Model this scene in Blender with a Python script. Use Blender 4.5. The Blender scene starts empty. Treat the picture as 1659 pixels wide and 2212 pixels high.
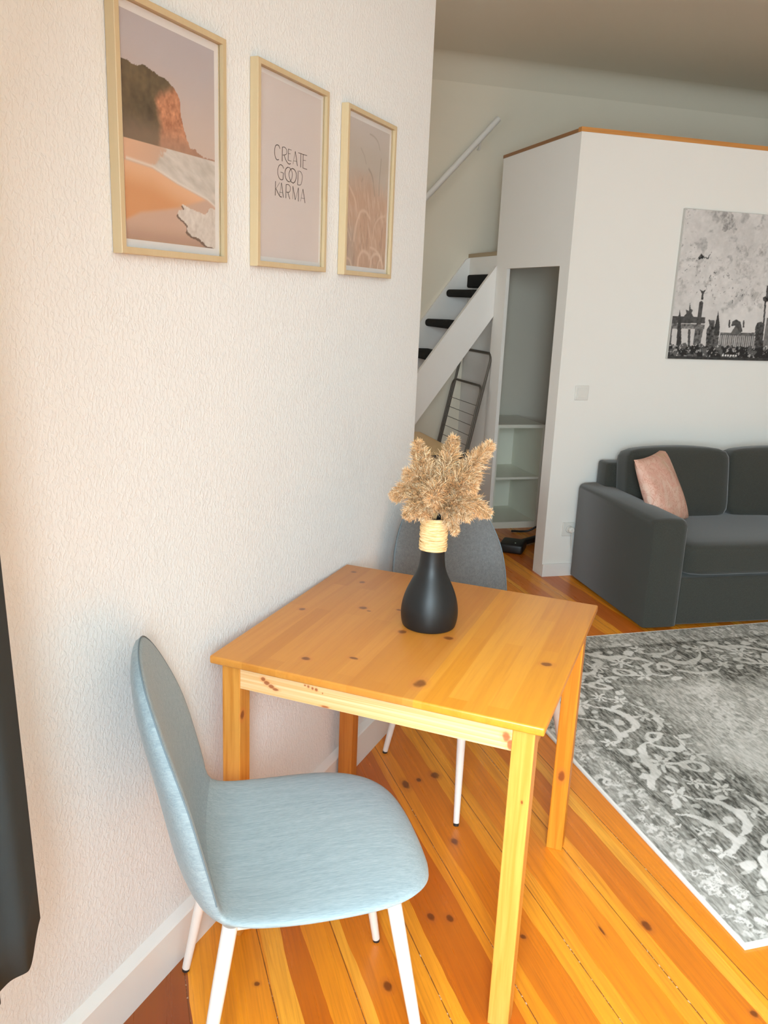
import bpy, bmesh, math, random
import numpy as np
from mathutils import Vector, Matrix

random.seed(7)
rng = np.random.default_rng(11)
scn = bpy.context.scene

# ------------------------------------------------------------------ camera
cd = bpy.data.cameras.new('camera')
cam = bpy.data.objects.new('camera', cd)
scn.collection.objects.link(cam)
cam.matrix_world = Matrix(((0.91282915, -0.13707316, 0.38464775, 1.05867977),
                           (0.40626582, 0.21000152, -0.88929604, -0.17508054),
                           (0.041122, 0.96804458, 0.24738365, 1.51127912),
                           (0, 0, 0, 1)))
cd.sensor_fit = 'HORIZONTAL'
cd.sensor_width = 36.0
cd.lens = 36.0 * 1811.136 / 1659.0
cd.clip_start = 0.02
scn.camera = cam

# ------------------------------------------------------------------ frames of reference
# world: the picture wall is the plane x = 0.  room frame (u, v): sofa wall of the loft box is v = 0,
# its stair side is u = 0; the frame is turned against the picture wall
BX, BY, PHI = 0.0805, 4.3931, math.radians(50.1256)
RZ = math.pi / 2 - PHI
RM = Matrix.Translation((BX, BY, 0)) @ Matrix.Rotation(RZ, 4, 'Z')

def w2l(x, y):
    q = RM.inverted() @ Vector((x, y, 0))
    return q.x, q.y

# ------------------------------------------------------------------ world, daylight, exposure
W = bpy.data.worlds.new('daylight')
scn.world = W
W.use_nodes = True
bg = W.node_tree.nodes['Background']
bg.inputs[0].default_value = (0.80, 0.90, 1.0, 1)
bg.inputs[1].default_value = 1.5

def area(name, u, v, z, sx, sz, turn, power, col, down):
    ld = bpy.data.lights.new(name, 'AREA')
    ld.shape = 'RECTANGLE'; ld.size = sx; ld.size_y = sz
    ld.energy = power; ld.color = col
    o = bpy.data.objects.new(name, ld)
    scn.collection.objects.link(o)
    o.matrix_world = RM @ Matrix.Translation((u, v, z)) @ Matrix.Rotation(turn, 4, 'Z') @ Matrix.Rotation(math.radians(90 - down), 4, 'X')
    return o
# daylight from the big window behind the camera, plus an added nook fill
area('daylight_and_fill', -2.415, -5.00, 1.62, 1.80, 1.50, math.radians(-90), 300, (0.70, 0.89, 1.0), 20)
area('daylight_and_fill', -2.40, 0.05, 1.60, 1.10, 1.30, math.radians(-90), 8, (1.0, 0.95, 0.84), 10)  # unseen warm fill, added to brighten stairs, shelf and box side

scn.view_settings.view_transform = 'Standard'
scn.view_settings.look = 'None'
scn.view_settings.gamma = 1.0
scn.view_settings.use_curve_mapping = False
scn.view_settings.exposure = 0.24
scn.cycles.max_bounces = 10
scn.cycles.diffuse_bounces = 6
scn.cycles.use_denoising = True

# ------------------------------------------------------------------ helpers
C = scn.collection

class MB:
    """collects shapes and links them as one mesh object"""
    def __init__(s):
        s.v = []; s.f = []
    def add(s, vs, fs):
        n = len(s.v)
        s.v += [tuple(map(float, p)) for p in vs]
        s.f += [tuple(i + n for i in f) for f in fs]
        return s
    def box(s, x0, y0, z0, x1, y1, z1, M=None, bev=0.0, seg=2):
        bm = bmesh.new()
        bmesh.ops.create_cube(bm, size=1)
        for q in bm.verts:
            q.co = Vector(((x0 + x1) / 2 + q.co.x * (x1 - x0), (y0 + y1) / 2 + q.co.y * (y1 - y0), (z0 + z1) / 2 + q.co.z * (z1 - z0)))
        if bev > 0:
            bmesh.ops.bevel(bm, geom=bm.edges[:], offset=bev, segments=seg, profile=0.5, affect='EDGES')
        if M is not None:
            bm.transform(M)
        bm.verts.index_update()
        s.add([q.co[:] for q in bm.verts], [[q.index for q in f.verts] for f in bm.faces])
        bm.free()
        return s
    def tube(s, pts, r, n=10, closed=False, caps=True):
        pts = [Vector(p) for p in pts]
        m = len(pts)
        rr = r if hasattr(r, '__len__') else [r] * m
        T = []
        for i in range(m):
            a = pts[(i - 1) % m] if (closed or i > 0) else pts[i]
            b = pts[(i + 1) % m] if (closed or i < m - 1) else pts[i]
            T.append((b - a).normalized())
        up = Vector((0, 0, 1)) if abs(T[0].z) < 0.9 else Vector((1, 0, 0))
        N = (up - T[0] * up.dot(T[0])).normalized()
        vs = []
        for i in range(m):
            N = (N - T[i] * N.dot(T[i])).normalized()
            Bn = T[i].cross(N)
            for k in range(n):
                a = 2 * math.pi * k / n
                vs.append(pts[i] + (N * math.cos(a) + Bn * math.sin(a)) * rr[i])
        fs = []
        for i in range(m if closed else m - 1):
            j = (i + 1) % m
            for k in range(n):
                k2 = (k + 1) % n
                fs.append((i * n + k, i * n + k2, j * n + k2, j * n + k))
        if caps and not closed:
            fs.append(tuple(range(n - 1, -1, -1)))
            fs.append(tuple((m - 1) * n + k for k in range(n)))
        return s.add(vs, fs)
    def lathe(s, prof, c=(0, 0, 0), n=64):
        vs = []; fs = []
        for r, z in prof:
            for k in range(n):
                a = 2 * math.pi * k / n
                vs.append((c[0] + r * math.cos(a), c[1] + r * math.sin(a), c[2] + z))
        for i in range(len(prof) - 1):
            for k in range(n):
                k2 = (k + 1) % n
                fs.append((i * n + k, i * n + k2, (i + 1) * n + k2, (i + 1) * n + k))
        fs.append(tuple(range(n - 1, -1, -1)))
        return s.add(vs, fs)
    def prism(s, poly, z0, z1, M=None):
        n = len(poly)
        vs = [Vector((p[0], p[1], z0)) for p in poly] + [Vector((p[0], p[1], z1)) for p in poly]
        if M is not None:
            vs = [M @ q for q in vs]
        fs = [tuple(range(n - 1, -1, -1)), tuple(range(n, 2 * n))]
        fs += [(i, (i + 1) % n, (i + 1) % n + n, i + n) for i in range(n)]
        return s.add(vs, fs)
    def build(s, name, mat, parent=None, M=None, smooth=False, angle=35):
        me = bpy.data.meshes.new(name)
        me.from_pydata(s.v, [], s.f)
        bm = bmesh.new(); bm.from_mesh(me)
        bmesh.ops.recalc_face_normals(bm, faces=bm.faces[:])
        bm.to_mesh(me); bm.free()
        o = bpy.data.objects.new(name, me)
        C.objects.link(o)
        if mat: me.materials.append(mat)
        if smooth:
            for p in me.polygons: p.use_smooth = True
            me.set_sharp_from_angle(angle=math.radians(angle))
        if parent: o.parent = parent
        if M is not None: o.matrix_basis = (parent.matrix_basis.inverted() @ M) if parent else M
        return o

def thing(name, label, cat, M=None, group=None):
    o = bpy.data.objects.new(name, None)
    C.objects.link(o)
    o.empty_display_size = 0.1
    o['label'] = label; o['category'] = cat
    if group: o['group'] = group
    if M is not None: o.matrix_basis = M
    return o
def tag(o, label, cat, group=None):
    o['label'] = label; o['category'] = cat
    if group: o['group'] = group
    return o
def struct(o):
    o['kind'] = 'structure'
    return o

def pts_at(u, v, z=0, rot=0):      # matrix in the room frame
    return RM @ Matrix.Translation((u, v, z)) @ Matrix.Rotation(rot, 4, 'Z')
def at(x, y, z=0, rot=0):          # matrix in the world
    return Matrix.Translation((x, y, z)) @ Matrix.Rotation(rot, 4, 'Z')

def smooth_curve(pts, n=8):
    """Catmull-Rom through the points"""
    P = [np.array(p, float) for p in pts]
    P = [2 * P[0] - P[1]] + P + [2 * P[-1] - P[-2]]
    out = []
    for i in range(1, len(P) - 2):
        for k in range(n):
            t = k / n
            out.append(0.5 * ((2 * P[i]) + (-P[i-1] + P[i+1]) * t + (2*P[i-1] - 5*P[i] + 4*P[i+1] - P[i+2]) * t*t + (-P[i-1] + 3*P[i] - 3*P[i+1] + P[i+2]) * t**3))
    out.append(P[-2])
    return out

# ------------------------------------------------------------------ material helpers
class NT:
    def __init__(s, name, rough=0.6, spec=0.5, metal=0.0):
        s.m = bpy.data.materials.new(name)
        s.m.use_nodes = True
        s.t = s.m.node_tree
        s.b = s.t.nodes['Principled BSDF']
        s.b.inputs['Roughness'].default_value = rough
        s.b.inputs['Specular IOR Level'].default_value = spec
        s.b.inputs['Metallic'].default_value = metal
    def n(s, typ, **kw):
        q = s.t.nodes.new(typ)
        for k, v in kw.items():
            if k.startswith('i_'):
                q.inputs[int(k[2:])].default_value = v
            else:
                setattr(q, k, v)
        return q
    def l(s, a, b):
        s.t.links.new(a, b)
    def plug(s, v, sock):
        if isinstance(v, (int, float)): sock.default_value = v
        elif isinstance(v, tuple): sock.default_value = v if len(v) == len(sock.default_value) else (*v, 1)
        else: s.l(v, sock)
    def math(s, op, a, b=0.0, c=None, clamp=False):
        q = s.n('ShaderNodeMath', operation=op, use_clamp=clamp)
        s.plug(a, q.inputs[0]); s.plug(b, q.inputs[1])
        if c is not None: s.plug(c, q.inputs[2])
        return q.outputs[0]
    def mix(s, f, a, b, mode='MIX'):
        q = s.n('ShaderNodeMix', data_type='RGBA', blend_type=mode)
        s.plug(f, q.inputs[0]); s.plug(a, q.inputs[6]); s.plug(b, q.inputs[7])
        return q.outputs[2]
    def coord(s, scale=(1, 1, 1), loc=(0, 0, 0), rot=(0, 0, 0), kind='Object'):
        c = s.n('ShaderNodeTexCoord')
        q = s.n('ShaderNodeMapping')
        q.inputs['Scale'].default_value = scale
        q.inputs['Location'].default_value = loc
        q.inputs['Rotation'].default_value = rot
        s.l(c.outputs[kind], q.inputs[0])
        return q.outputs[0]
    def noise(s, vec, scale, detail=4, rough=0.55, dist=0.0, col=False):
        q = s.n('ShaderNodeTexNoise')
        q.inputs['Scale'].default_value = scale
        q.inputs['Detail'].default_value = detail
        q.inputs['Roughness'].default_value = rough
        q.inputs['Distortion'].default_value = dist
        s.l(vec, q.inputs['Vector'])
        return q.outputs['Color' if col else 'Fac']
    def rng(s, v, a, b, c=0.0, d=1.0, smooth=False):
        q = s.n('ShaderNodeMapRange')
        if smooth: q.interpolation_type = 'SMOOTHSTEP'
        s.plug(v, q.inputs[0])
        for i, x in enumerate((a, b, c, d)): q.inputs[i + 1].default_value = x
        return q.outputs[0]
    def ramp(s, v, stops, interp='LINEAR'):
        q = s.n('ShaderNodeValToRGB')
        q.color_ramp.interpolation = interp
        e = q.color_ramp.elements
        while len(e) < len(stops): e.new(0.5)
        for i, (p, c) in enumerate(stops):
            e[i].position = p; e[i].color = (*c, 1)
        s.plug(v, q.inputs[0])
        return q.outputs[0]
    def bump(s, h, strength=0.3, dist=0.002):
        q = s.n('ShaderNodeBump')
        q.inputs['Strength'].default_value = strength
        q.inputs['Distance'].default_value = dist
        s.l(h, q.inputs['Height'])
        s.l(q.outputs[0], s.b.inputs['Normal'])
    def base(s, v):
        s.plug(v, s.b.inputs['Base Color'])
        return s.m
    def knots(s, vec2, col, lst, dark=(0.10, 0.03, 0.01)):
        """dark oval knots at fixed places: (x, y, radius along x, radius along y)"""
        sep = s.n('ShaderNodeSeparateXYZ'); s.l(vec2, sep.inputs[0])
        wob = s.noise(vec2, 60, 2)
        acc = None
        for (x, y, rx, ry) in lst:
            dx = s.math('MULTIPLY', s.math('SUBTRACT', sep.outputs[0], x), 1 / rx)
            dy = s.math('MULTIPLY', s.math('SUBTRACT', sep.outputs[1], y), 1 / ry)
            d = s.math('ADD', s.math('MULTIPLY', dx, dx), s.math('MULTIPLY', dy, dy))
            acc = d if acc is None else s.math('MINIMUM', acc, d)
        acc = s.math('ADD', acc, s.math('MULTIPLY', s.math('SUBTRACT', wob, 0.5), 0.9))
        halo = s.rng(acc, 0.8, 3.0, 0.30, 0.0, True)
        core = s.rng(acc, 0.15, 1.0, 0.85, 0.0, True)
        col = s.mix(halo, col, tuple(min(1, d * 3.2) for d in dark))
        return s.mix(core, col, dark)

def plain(name, col, rough=0.6, spec=0.5, metal=0.0, var=0.05, bump=0.0, bs=300):
    k = NT(name, rough, spec, metal)
    v = k.coord()
    n = k.noise(v, 9, 3)
    c2 = tuple(c * (1 - var) for c in col)
    k.base(k.mix(n, col, c2))
    if bump: k.bump(k.noise(v, bs, 3), bump, 0.001)
    return k.m

def plaster(name, col, fine=False):
    k = NT(name, 0.85, 0.25)
    v = k.coord()
    k.base(k.mix(k.noise(v, 1.3, 3), col, tuple(c * 0.965 for c in col)))
    if fine:
        k.bump(k.noise(v, 90, 3), 0.15, 0.001)
    else:
        vs = k.coord((1, 1, 0.62))
        a = k.noise(vs, 140, 2.5, 0.55, 0.6)
        b = k.noise(vs, 38, 2, 0.5)
        h = k.math('ADD', k.rng(a, 0.42, 0.66, 0, 1, True), k.math('MULTIPLY', b, 0.35))
        k.bump(h, 0.40, 0.0018)
    return k.m

def wood(name, c1, c2, along='x', gs=1.0, rough=0.42, knots=None, contrast=1.0, coat=0.0):
    k = NT(name, rough, 0.45)
    st = {'x': (1.2, 26, 26), 'y': (26, 1.2, 26), 'z': (26, 26, 1.2)}[along]
    v = k.coord(st)
    n = k.noise(v, 1.6 * gs, 5, 0.6, 0.35)
    fine = k.noise(k.coord(tuple(x * 3 for x in st)), 4 * gs, 2, 0.5)
    f = k.rng(k.math('ADD', k.math('MULTIPLY', n, 0.8), k.math('MULTIPLY', fine, 0.2)), 0.5 - 0.18 / contrast, 0.5 + 0.18 / contrast)
    col = k.mix(f, c1, c2)
    if knots: col = k.knots(k.coord(), col, knots)
    k.base(col)
    if coat: k.b.inputs['Coat Weight'].default_value = coat; k.b.inputs['Coat Roughness'].default_value = 0.2
    k.bump(fine, 0.06, 0.0005)
    return k.m

def painted(name, rough=0.6, spec=0.4):
    k = NT(name, rough, spec)
    a = k.n('ShaderNodeAttribute', attribute_name='Col')
    k.base(a.outputs['Color'])
    return k.m

def srgb(c):
    c = np.asarray(c, float) / 255.0
    return np.where(c <= 0.04045, c / 12.92, ((c + 0.055) / 1.055) ** 2.4)

def paint_grid(name, w, h, nx, ny, fn, mat, parent=None, M=None, frame='xy', thick=0.0):
    """a sheet of w x h whose colour attribute is computed by fn(X, Y) -> (.., 3); frame gives the plane"""
    X, Y = np.meshgrid(np.linspace(0, w, nx), np.linspace(0, h, ny))
    col = fn(X, Y)
    vs = np.stack([X.ravel(), Y.ravel(), np.zeros(X.size)], 1)
    if frame == 'xz': vs = np.stack([X.ravel(), np.zeros(X.size), Y.ravel()], 1)
    if frame == 'yz': vs = np.stack([np.zeros(X.size), X.ravel(), Y.ravel()], 1)
    idx = np.arange(nx * ny).reshape(ny, nx)
    q = np.stack([idx[:-1, :-1], idx[:-1, 1:], idx[1:, 1:], idx[1:, :-1]], -1).reshape(-1, 4)
    me = bpy.data.meshes.new(name)
    me.vertices.add(len(vs)); me.vertices.foreach_set('co', vs.ravel())
    me.loops.add(q.size); me.loops.foreach_set('vertex_index', q.ravel())
    me.polygons.add(len(q))
    me.polygons.foreach_set('loop_start', np.arange(0, q.size, 4))
    me.polygons.foreach_set('loop_total', np.full(len(q), 4))
    me.update(calc_edges=True)
    at_ = me.color_attributes.new('Col', 'FLOAT_COLOR', 'POINT')
    rgba = np.ones((len(vs), 4)); rgba[:, :3] = col.reshape(-1, 3)
    at_.data.foreach_set('color', rgba.ravel())
    me.materials.append(mat)
    o = bpy.data.objects.new(name, me)
    C.objects.link(o)
    if parent: o.parent = parent
    if M is not None: o.matrix_basis = M
    return o

def vnoise(X, Y, s, seed=0):
    """smooth value noise, 0..1"""
    r = np.random.default_rng(seed)
    N = 256
    g = r.random((N, N))
    x = X * s + 31.7; y = Y * s + 17.3
    xi = np.floor(x).astype(int); yi = np.floor(y).astype(int)
    fx = x - xi; fy = y - yi
    fx = fx * fx * (3 - 2 * fx); fy = fy * fy * (3 - 2 * fy)
    G = lambda a, b: g[a % N, b % N]
    return (G(xi, yi) * (1 - fx) + G(xi + 1, yi) * fx) * (1 - fy) + (G(xi, yi + 1) * (1 - fx) + G(xi + 1, yi + 1) * fx) * fy
def fbm(X, Y, s, seed=0, o=4):
    a = 0; t = 0; w = 1
    for i in range(o):
        a = a + w * vnoise(X, Y, s * 2 ** i, seed + i); t += w; w *= 0.55
    return a / t
def sstep(a, b, x):
    t = np.clip((x - a) / (b - a), 0, 1)
    return t * t * (3 - 2 * t)
def lerp(a, b, f):
    return a + (b - a) * f
def inpoly(X, Y, poly):
    r = np.zeros(X.shape, bool)
    n = len(poly)
    for i in range(n):
        x0, y0 = poly[i]; x1, y1 = poly[(i + 1) % n]
        if y0 == y1: continue
        c = ((y0 > Y) != (y1 > Y)) & (X < (x1 - x0) * (Y - y0) / (y1 - y0) + x0)
        r ^= c
    return r

# ------------------------------------------------------------------ outlines of the lettering and the skyline
LETTERS= [(2.0, [(-0.0444, 0.0483), (-0.0494, 0.0535), (-0.0571, 0.0541), (-0.0637, 0.0507), (-0.0668, 0.0428), (-0.0667, 0.0345), (-0.0633, 0.0267), (-0.0565, 0.0231), (-0.0488, 0.0247)]), (2.4, [(-0.0338, 0.0533), (-0.0341, 0.0232)]), (1.6, [(-0.0338, 0.0533), (-0.0239, 0.0545), (-0.0159, 0.0511), (-0.0142, 0.0457), (-0.0176, 0.0404), (-0.0314, 0.0368)]), (2.0, [(-0.0255, 0.0375), (-0.0194, 0.0297), (-0.0092, 0.0232), (-0.0021, 0.0223), (0.004, 0.0242)]), (2.0, [(-0.0069, 0.0535), (-0.0083, 0.0295)]), (1.2, [(-0.0079, 0.0535), (0.0073, 0.0534)]), (1.2, [(-0.0077, 0.0439), (0.0024, 0.0447)]), (1.2, [(-0.0083, 0.0295), (0.0069, 0.0299)]), (2.4, [(0.0243, 0.0537), (0.0351, 0.0234)]), (0.8, [(0.0237, 0.0527), (0.0142, 0.0242)]), (1.0, [(0.0161, 0.0318), (0.0306, 0.033)]), (1.5, [(0.0383, 0.0531), (0.0606, 0.0527)]), (2.2, [(0.0503, 0.0526), (0.0503, 0.0227)]), (2.2, [(0.0616, 0.0529), (0.061, 0.0228)]), (1.5, [(0.0606, 0.0529), (0.08, 0.053)]), (1.0, [(0.0621, 0.0402), (0.075, 0.0412)]), (1.5, [(0.061, 0.0228), (0.0812, 0.0225)]), (1.8, [(-0.0272, 0.0088), (-0.0319, 0.0136), (-0.0408, 0.0152), (-0.0485, 0.0112), (-0.0526, 0.0031), (-0.0525, -0.0044), (-0.049, -0.0115), (-0.0421, -0.0157), (-0.0352, -0.0161), (-0.0298, -0.0146)]), (2.2, [(-0.0298, -0.0146), (-0.0282, -0.0008)]), (1.4, [(-0.0282, -0.0008), (-0.0408, -0.0004)]), (2.2, [(-0.0089, 0.0146), (-0.0178, 0.009), (-0.0216, -0.0001), (-0.0174, -0.01), (-0.0092, -0.0152), (-0.0021, -0.0159)]), (1.6, [(-0.0089, 0.0146), (0.0002, 0.014), (0.0096, 0.0081), (0.0122, 0.0008), (0.009, -0.0084), (0.002, -0.0152), (-0.0021, -0.0159)]), (2.0, [(0.0125, 0.0148), (0.0033, 0.0111), (-0.0029, 0.0015), (-0.0002, -0.0077), (0.0071, -0.0145), (0.0144, -0.0163)]), (2.2, [(0.0125, 0.0148), (0.0218, 0.0133), (0.0293, 0.007), (0.0302, -0.0017), (0.0257, -0.0111), (0.0185, -0.0157), (0.0144, -0.0163)]), (2.2, [(0.0392, 0.0138), (0.037, -0.0174)]), (1.5, [(0.0438, 0.0139), (0.0524, 0.0122), (0.0584, 0.0061), (0.0586, -0.0018), (0.0553, -0.0111), (0.0501, -0.0161), (0.037, -0.0174)]), (2.4, [(-0.0624, -0.0227), (-0.0632, -0.053)]), (0.8, [(-0.0439, -0.0231), (-0.0592, -0.0374)]), (2.2, [(-0.0602, -0.038), (-0.0493, -0.0476), (-0.0413, -0.0528), (-0.0343, -0.053)]), (2.4, [(-0.0364, -0.0226), (-0.027, -0.0536)]), (0.8, [(-0.037, -0.0231), (-0.0443, -0.0508)]), (1.0, [(-0.0444, -0.0436), (-0.0306, -0.0434)]), (2.4, [(-0.0156, -0.0237), (-0.0157, -0.0532)]), (1.6, [(-0.0156, -0.0237), (-0.0039, -0.0227), (0.004, -0.0275), (0.0035, -0.0334), (-0.0014, -0.0384), (-0.0136, -0.0399)]), (2.2, [(-0.008, -0.0392), (0.002, -0.0531)]), (2.4, [(0.015, -0.0232), (0.0276, -0.0522)]), (0.8, [(0.0146, -0.0242), (0.015, -0.0516)]), (2.4, [(0.0414, -0.0233), (0.042, -0.054)]), (0.8, [(0.0408, -0.0239), (0.028, -0.0511)]), (2.4, [(0.0629, -0.0236), (0.0742, -0.0539)]), (0.8, [(0.0623, -0.0247), (0.0524, -0.0523)]), (1.0, [(0.0543, -0.0446), (0.0695, -0.0444)])]
SKY= {'gate_top': [(0.639, 1.477), (0.85, 1.478), (0.854, 1.445), (0.633, 1.438)], 'gate_beam': [(0.633, 1.438), (0.853, 1.439), (0.853, 1.413), (0.633, 1.41)], 'colA': [(0.629, 1.41), (0.648, 1.411), (0.654, 1.32), (0.631, 1.32)], 'spireA': [(0.681, 1.514), (0.696, 1.468), (0.72, 1.322), (0.687, 1.321), (0.678, 1.467)], 'colB': [(0.75, 1.409), (0.766, 1.41), (0.776, 1.323), (0.761, 1.323)], 'colC': [(0.794, 1.411), (0.848, 1.412), (0.841, 1.325), (0.794, 1.324)], 'quad': [(0.71, 1.475), (0.727, 1.495), (0.719, 1.516), (0.74, 1.508), (0.739, 1.561), (0.749, 1.521), (0.765, 1.513), (0.76, 1.496), (0.776, 1.477)], 'column': [(0.799, 1.557), (0.812, 1.566), (0.825, 1.556), (0.828, 1.438), (0.8, 1.437)], 'angel': [(0.791, 1.625), (0.813, 1.617), (0.832, 1.626), (0.82, 1.6), (0.823, 1.571), (0.81, 1.57), (0.808, 1.604)], 'church': [(0.873, 1.465), (0.915, 1.464), (0.919, 1.423), (0.951, 1.415), (0.962, 1.319), (0.878, 1.317), (0.871, 1.413), (0.885, 1.435)], 'spire': [(0.93, 1.515), (0.955, 1.424), (0.956, 1.381), (0.926, 1.38), (0.92, 1.432)], 'hall': [(0.962, 1.398), (1.193, 1.403), (1.21, 1.307), (0.965, 1.302)], 'ped': [(1.033, 1.398), (1.056, 1.438), (1.102, 1.4)], 'dome': [(1.027, 1.435), (1.033, 1.462), (1.058, 1.473), (1.087, 1.459), (1.109, 1.407), (1.091, 1.402), (1.056, 1.438)], 'turA': [(1.008, 1.47), (1.016, 1.47), (1.023, 1.426), (1.01, 1.426)], 'turB': [(1.102, 1.468), (1.111, 1.469), (1.116, 1.429), (1.105, 1.429)], 'dome2': [(1.19, 1.431), (1.199, 1.458), (1.225, 1.466), (1.249, 1.451), (1.254, 1.362), (1.277, 1.358), (1.286, 1.309), (1.21, 1.307)], 'shaft': [(1.227, 1.575), (1.239, 1.576), (1.249, 1.451), (1.238, 1.451)], 'ball': [(1.211, 1.599), (1.229, 1.606), (1.247, 1.605), (1.251, 1.579), (1.232, 1.573), (1.217, 1.582)], 'ant': [(1.226, 1.664), (1.235, 1.665), (1.247, 1.605), (1.231, 1.604)], 'base': [(0.629, 1.248), (1.312, 1.251), (1.291, 1.363), (1.208, 1.316), (0.963, 1.31), (0.63, 1.324)], 'bird': [(0.914, 2.01), (0.944, 2.015), (0.974, 1.96), (0.942, 1.937), (0.887, 1.946), (0.879, 1.966)], 'crack': [(0.75, 1.79), (0.79, 1.809), (0.84, 1.813), (0.812, 1.797), (0.769, 1.785)], 'st1': [(0.991, 1.861), (1.081, 1.849), (1.118, 1.733), (1.005, 1.719), (0.993, 1.819)], 'st2': [(1.013, 1.702), (1.099, 1.719), (1.152, 1.631), (1.11, 1.685), (1.057, 1.687), (1.005, 1.655)], 'st3': [(0.642, 1.627), (0.7, 1.671), (0.715, 1.638), (0.664, 1.581)], 'st4': [(1.139, 1.878), (1.192, 1.898), (1.216, 1.772), (1.195, 1.685), (1.168, 1.837)]}

# ------------------------------------------------------------------ the room shell
M_wall = plaster('woodchip_plaster', (0.745, 0.755, 0.755))
M_white = plaster('smooth_white_paint', (0.78, 0.76, 0.715), fine=True)
M_warm_cast = plaster('wall_paint_with_cast', (0.72, 0.665, 0.55), fine=True)  # tan cast of the dim back area put into the wall colour
M_far = plaster('low_bounce_wall_paint', (0.52, 0.49, 0.44), fine=True)  # unseen walls, toned down to bounce less light into the room
M_ceil = plaster('ceiling_paint_with_cast', (0.64, 0.59, 0.48), fine=True)  # dim yellowish cast of the shaded ceiling put into its colour
M_trim = plain('white_gloss_paint', (0.76, 0.74, 0.71), 0.35, 0.5)
ZC = 3.03
D = 1.50
U0, U1, V0 = -2.46, 3.5, -6.0

def floor_mat():
    k = NT('varnished_pine_boards', 0.30, 0.5)
    co = k.coord()
    sep = k.n('ShaderNodeSeparateXYZ'); k.l(co, sep.inputs[0])
    low = k.noise(k.coord((1.0, 1.0, 1)), 2.6, 2, 0.5)
    wob = k.noise(k.coord((6, 0.9, 1)), 2.4, 3)
    u = k.math('ADD', sep.outputs[0], k.math('MULTIPLY', k.math('ADD', sep.outputs[1], 2.5), 0.036))
    uw = k.math('ADD', u, k.math('MULTIPLY', k.math('SUBTRACT', wob, 0.5), 0.032))
    G1 = (0.92, 0.350, 0.022); G2 = (0.86, 0.290, 0.015); G3 = (0.95, 0.42, 0.040)
    R1 = (0.56, 0.125, 0.007); R2 = (0.70, 0.190, 0.009); R3 = (0.34, 0.075, 0.010); O1 = (0.84, 0.260, 0.012)
    DK = (0.24, 0.050, 0.012)
    st = [(-2.48, O1), (-2.30, DK), (-2.115, G1), (-2.06, G2), (-1.94, G3), (-1.89, R1), (-1.83, G2), (-1.763, G3), (-1.735, R2), (-1.64, G1),
          (-1.545, R1), (-1.425, G2), (-1.365, R2), (-1.265, G1), (-1.185, O1), (-1.085, G1), (-1.00, R2), (-0.915, G3), (-0.88, G1)]
    P = 1.62
    p = k.math('FRACT', k.math('MULTIPLY', k.math('ADD', uw, 2.48 + 3 * P), 1 / P))
    col = k.ramp(p, [((a + 2.48) / P, c) for a, c in st], 'CONSTANT')
    # grain
    g1 = k.noise(k.coord((34, 1.3, 1), rot=(0, 0, 0.036)), 1.3, 5, 0.6, 1.2)
    g2 = k.noise(k.coord((150, 3, 1), rot=(0, 0, 0.036)), 1.2, 3, 0.6)
    col = k.mix(k.rng(g1, 0.42, 0.66, 0, 0.55), col, (0.30, 0.075, 0.008), 'MULTIPLY') if False else k.mix(k.rng(g1, 0.40, 0.68, 0, 0.6), col, k.mix(0.5, col, (0.36, 0.07, 0.005)))
    col = k.mix(k.rng(g2, 0.48, 0.72, 0, 0.6), col, k.mix(0.55, col, (0.25, 0.06, 0.01)))
    col = k.mix(k.rng(low, 0.35, 0.7, 0.0, 0.35), col, k.mix(0.6, col, (0.60, 0.20, 0.02)))
    # joints between the boards
    j = k.math('ABSOLUTE', k.math('SUBTRACT', k.math('FRACT', k.math('ADD', k.math('MULTIPLY', k.math('ADD', u, 1.94 + 1.8), 1 / 0.18), 0.5)), 0.5))
    jw = k.noise(k.coord((3, 9, 1)), 3.0, 4)
    line = k.rng(k.math('ADD', j, k.math('MULTIPLY', k.math('SUBTRACT', jw, 0.5), 0.010)), 0.004, 0.010, 1.0, 0.0)
    chip = k.rng(k.noise(k.coord((40, 40, 1)), 2.5, 3), 0.56, 0.62, 0, 0.85)
    region = k.rng(k.noise(k.coord((2, 1.3, 1)), 1.8, 1), 0.45, 0.6)
    lc = k.mix(k.math('MULTIPLY', chip, region), (0.16, 0.045, 0.01), (0.75, 0.62, 0.48))
    col = k.mix(k.math('MULTIPLY', line, 0.85), col, lc)
    kn = [(-1.511, -2.45, .011, .018), (-1.466, -2.466, .011, .016), (-1.311, -2.567, .009, .010), (-0.987, -2.604, .014, .022), (-1.108, -2.592, .004, .020),
          (-1.679, -2.636, .012, .02), (-1.965, -2.561, .008, .008), (-1.345, -2.177, .012, .02), (-0.904, -2.901, .010, .012), (-1.396, -1.868, .014, .03), (-1.347, -1.851, .01, .014), (-1.286, -1.836, .018, .022),
          (-1.02, -1.2, .016, .03), (-.62, -.74, .014, .03), (-.2, -.55, .014, .025), (-.36, -.62, .014, .03), (.05, -.5, .015, .03)]
    col = k.knots(co, col, kn, (0.13, 0.03, 0.006))
    k.base(col)
    k.l(k.rng(g1, 0.3, 0.7, 0.24, 0.40), k.b.inputs['Roughness'])
    h = k.math('SUBTRACT', k.math('MULTIPLY', g1, 0.15), k.math('MULTIPLY', line, 1.0))
    k.bump(h, 0.25, 0.002)
    return k.m
struct(MB().box(U0 - 0.3, V0 - 0.3, -0.12, U1 + 0.2, D + 0.2, 0.0).build('floor', floor_mat(), M=RM))
struct(MB().box(U0 - 0.3, V0 - 0.3, ZC, U1 + 0.2, D + 0.2, ZC + 0.12).build('ceiling', M_ceil, M=RM))
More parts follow.
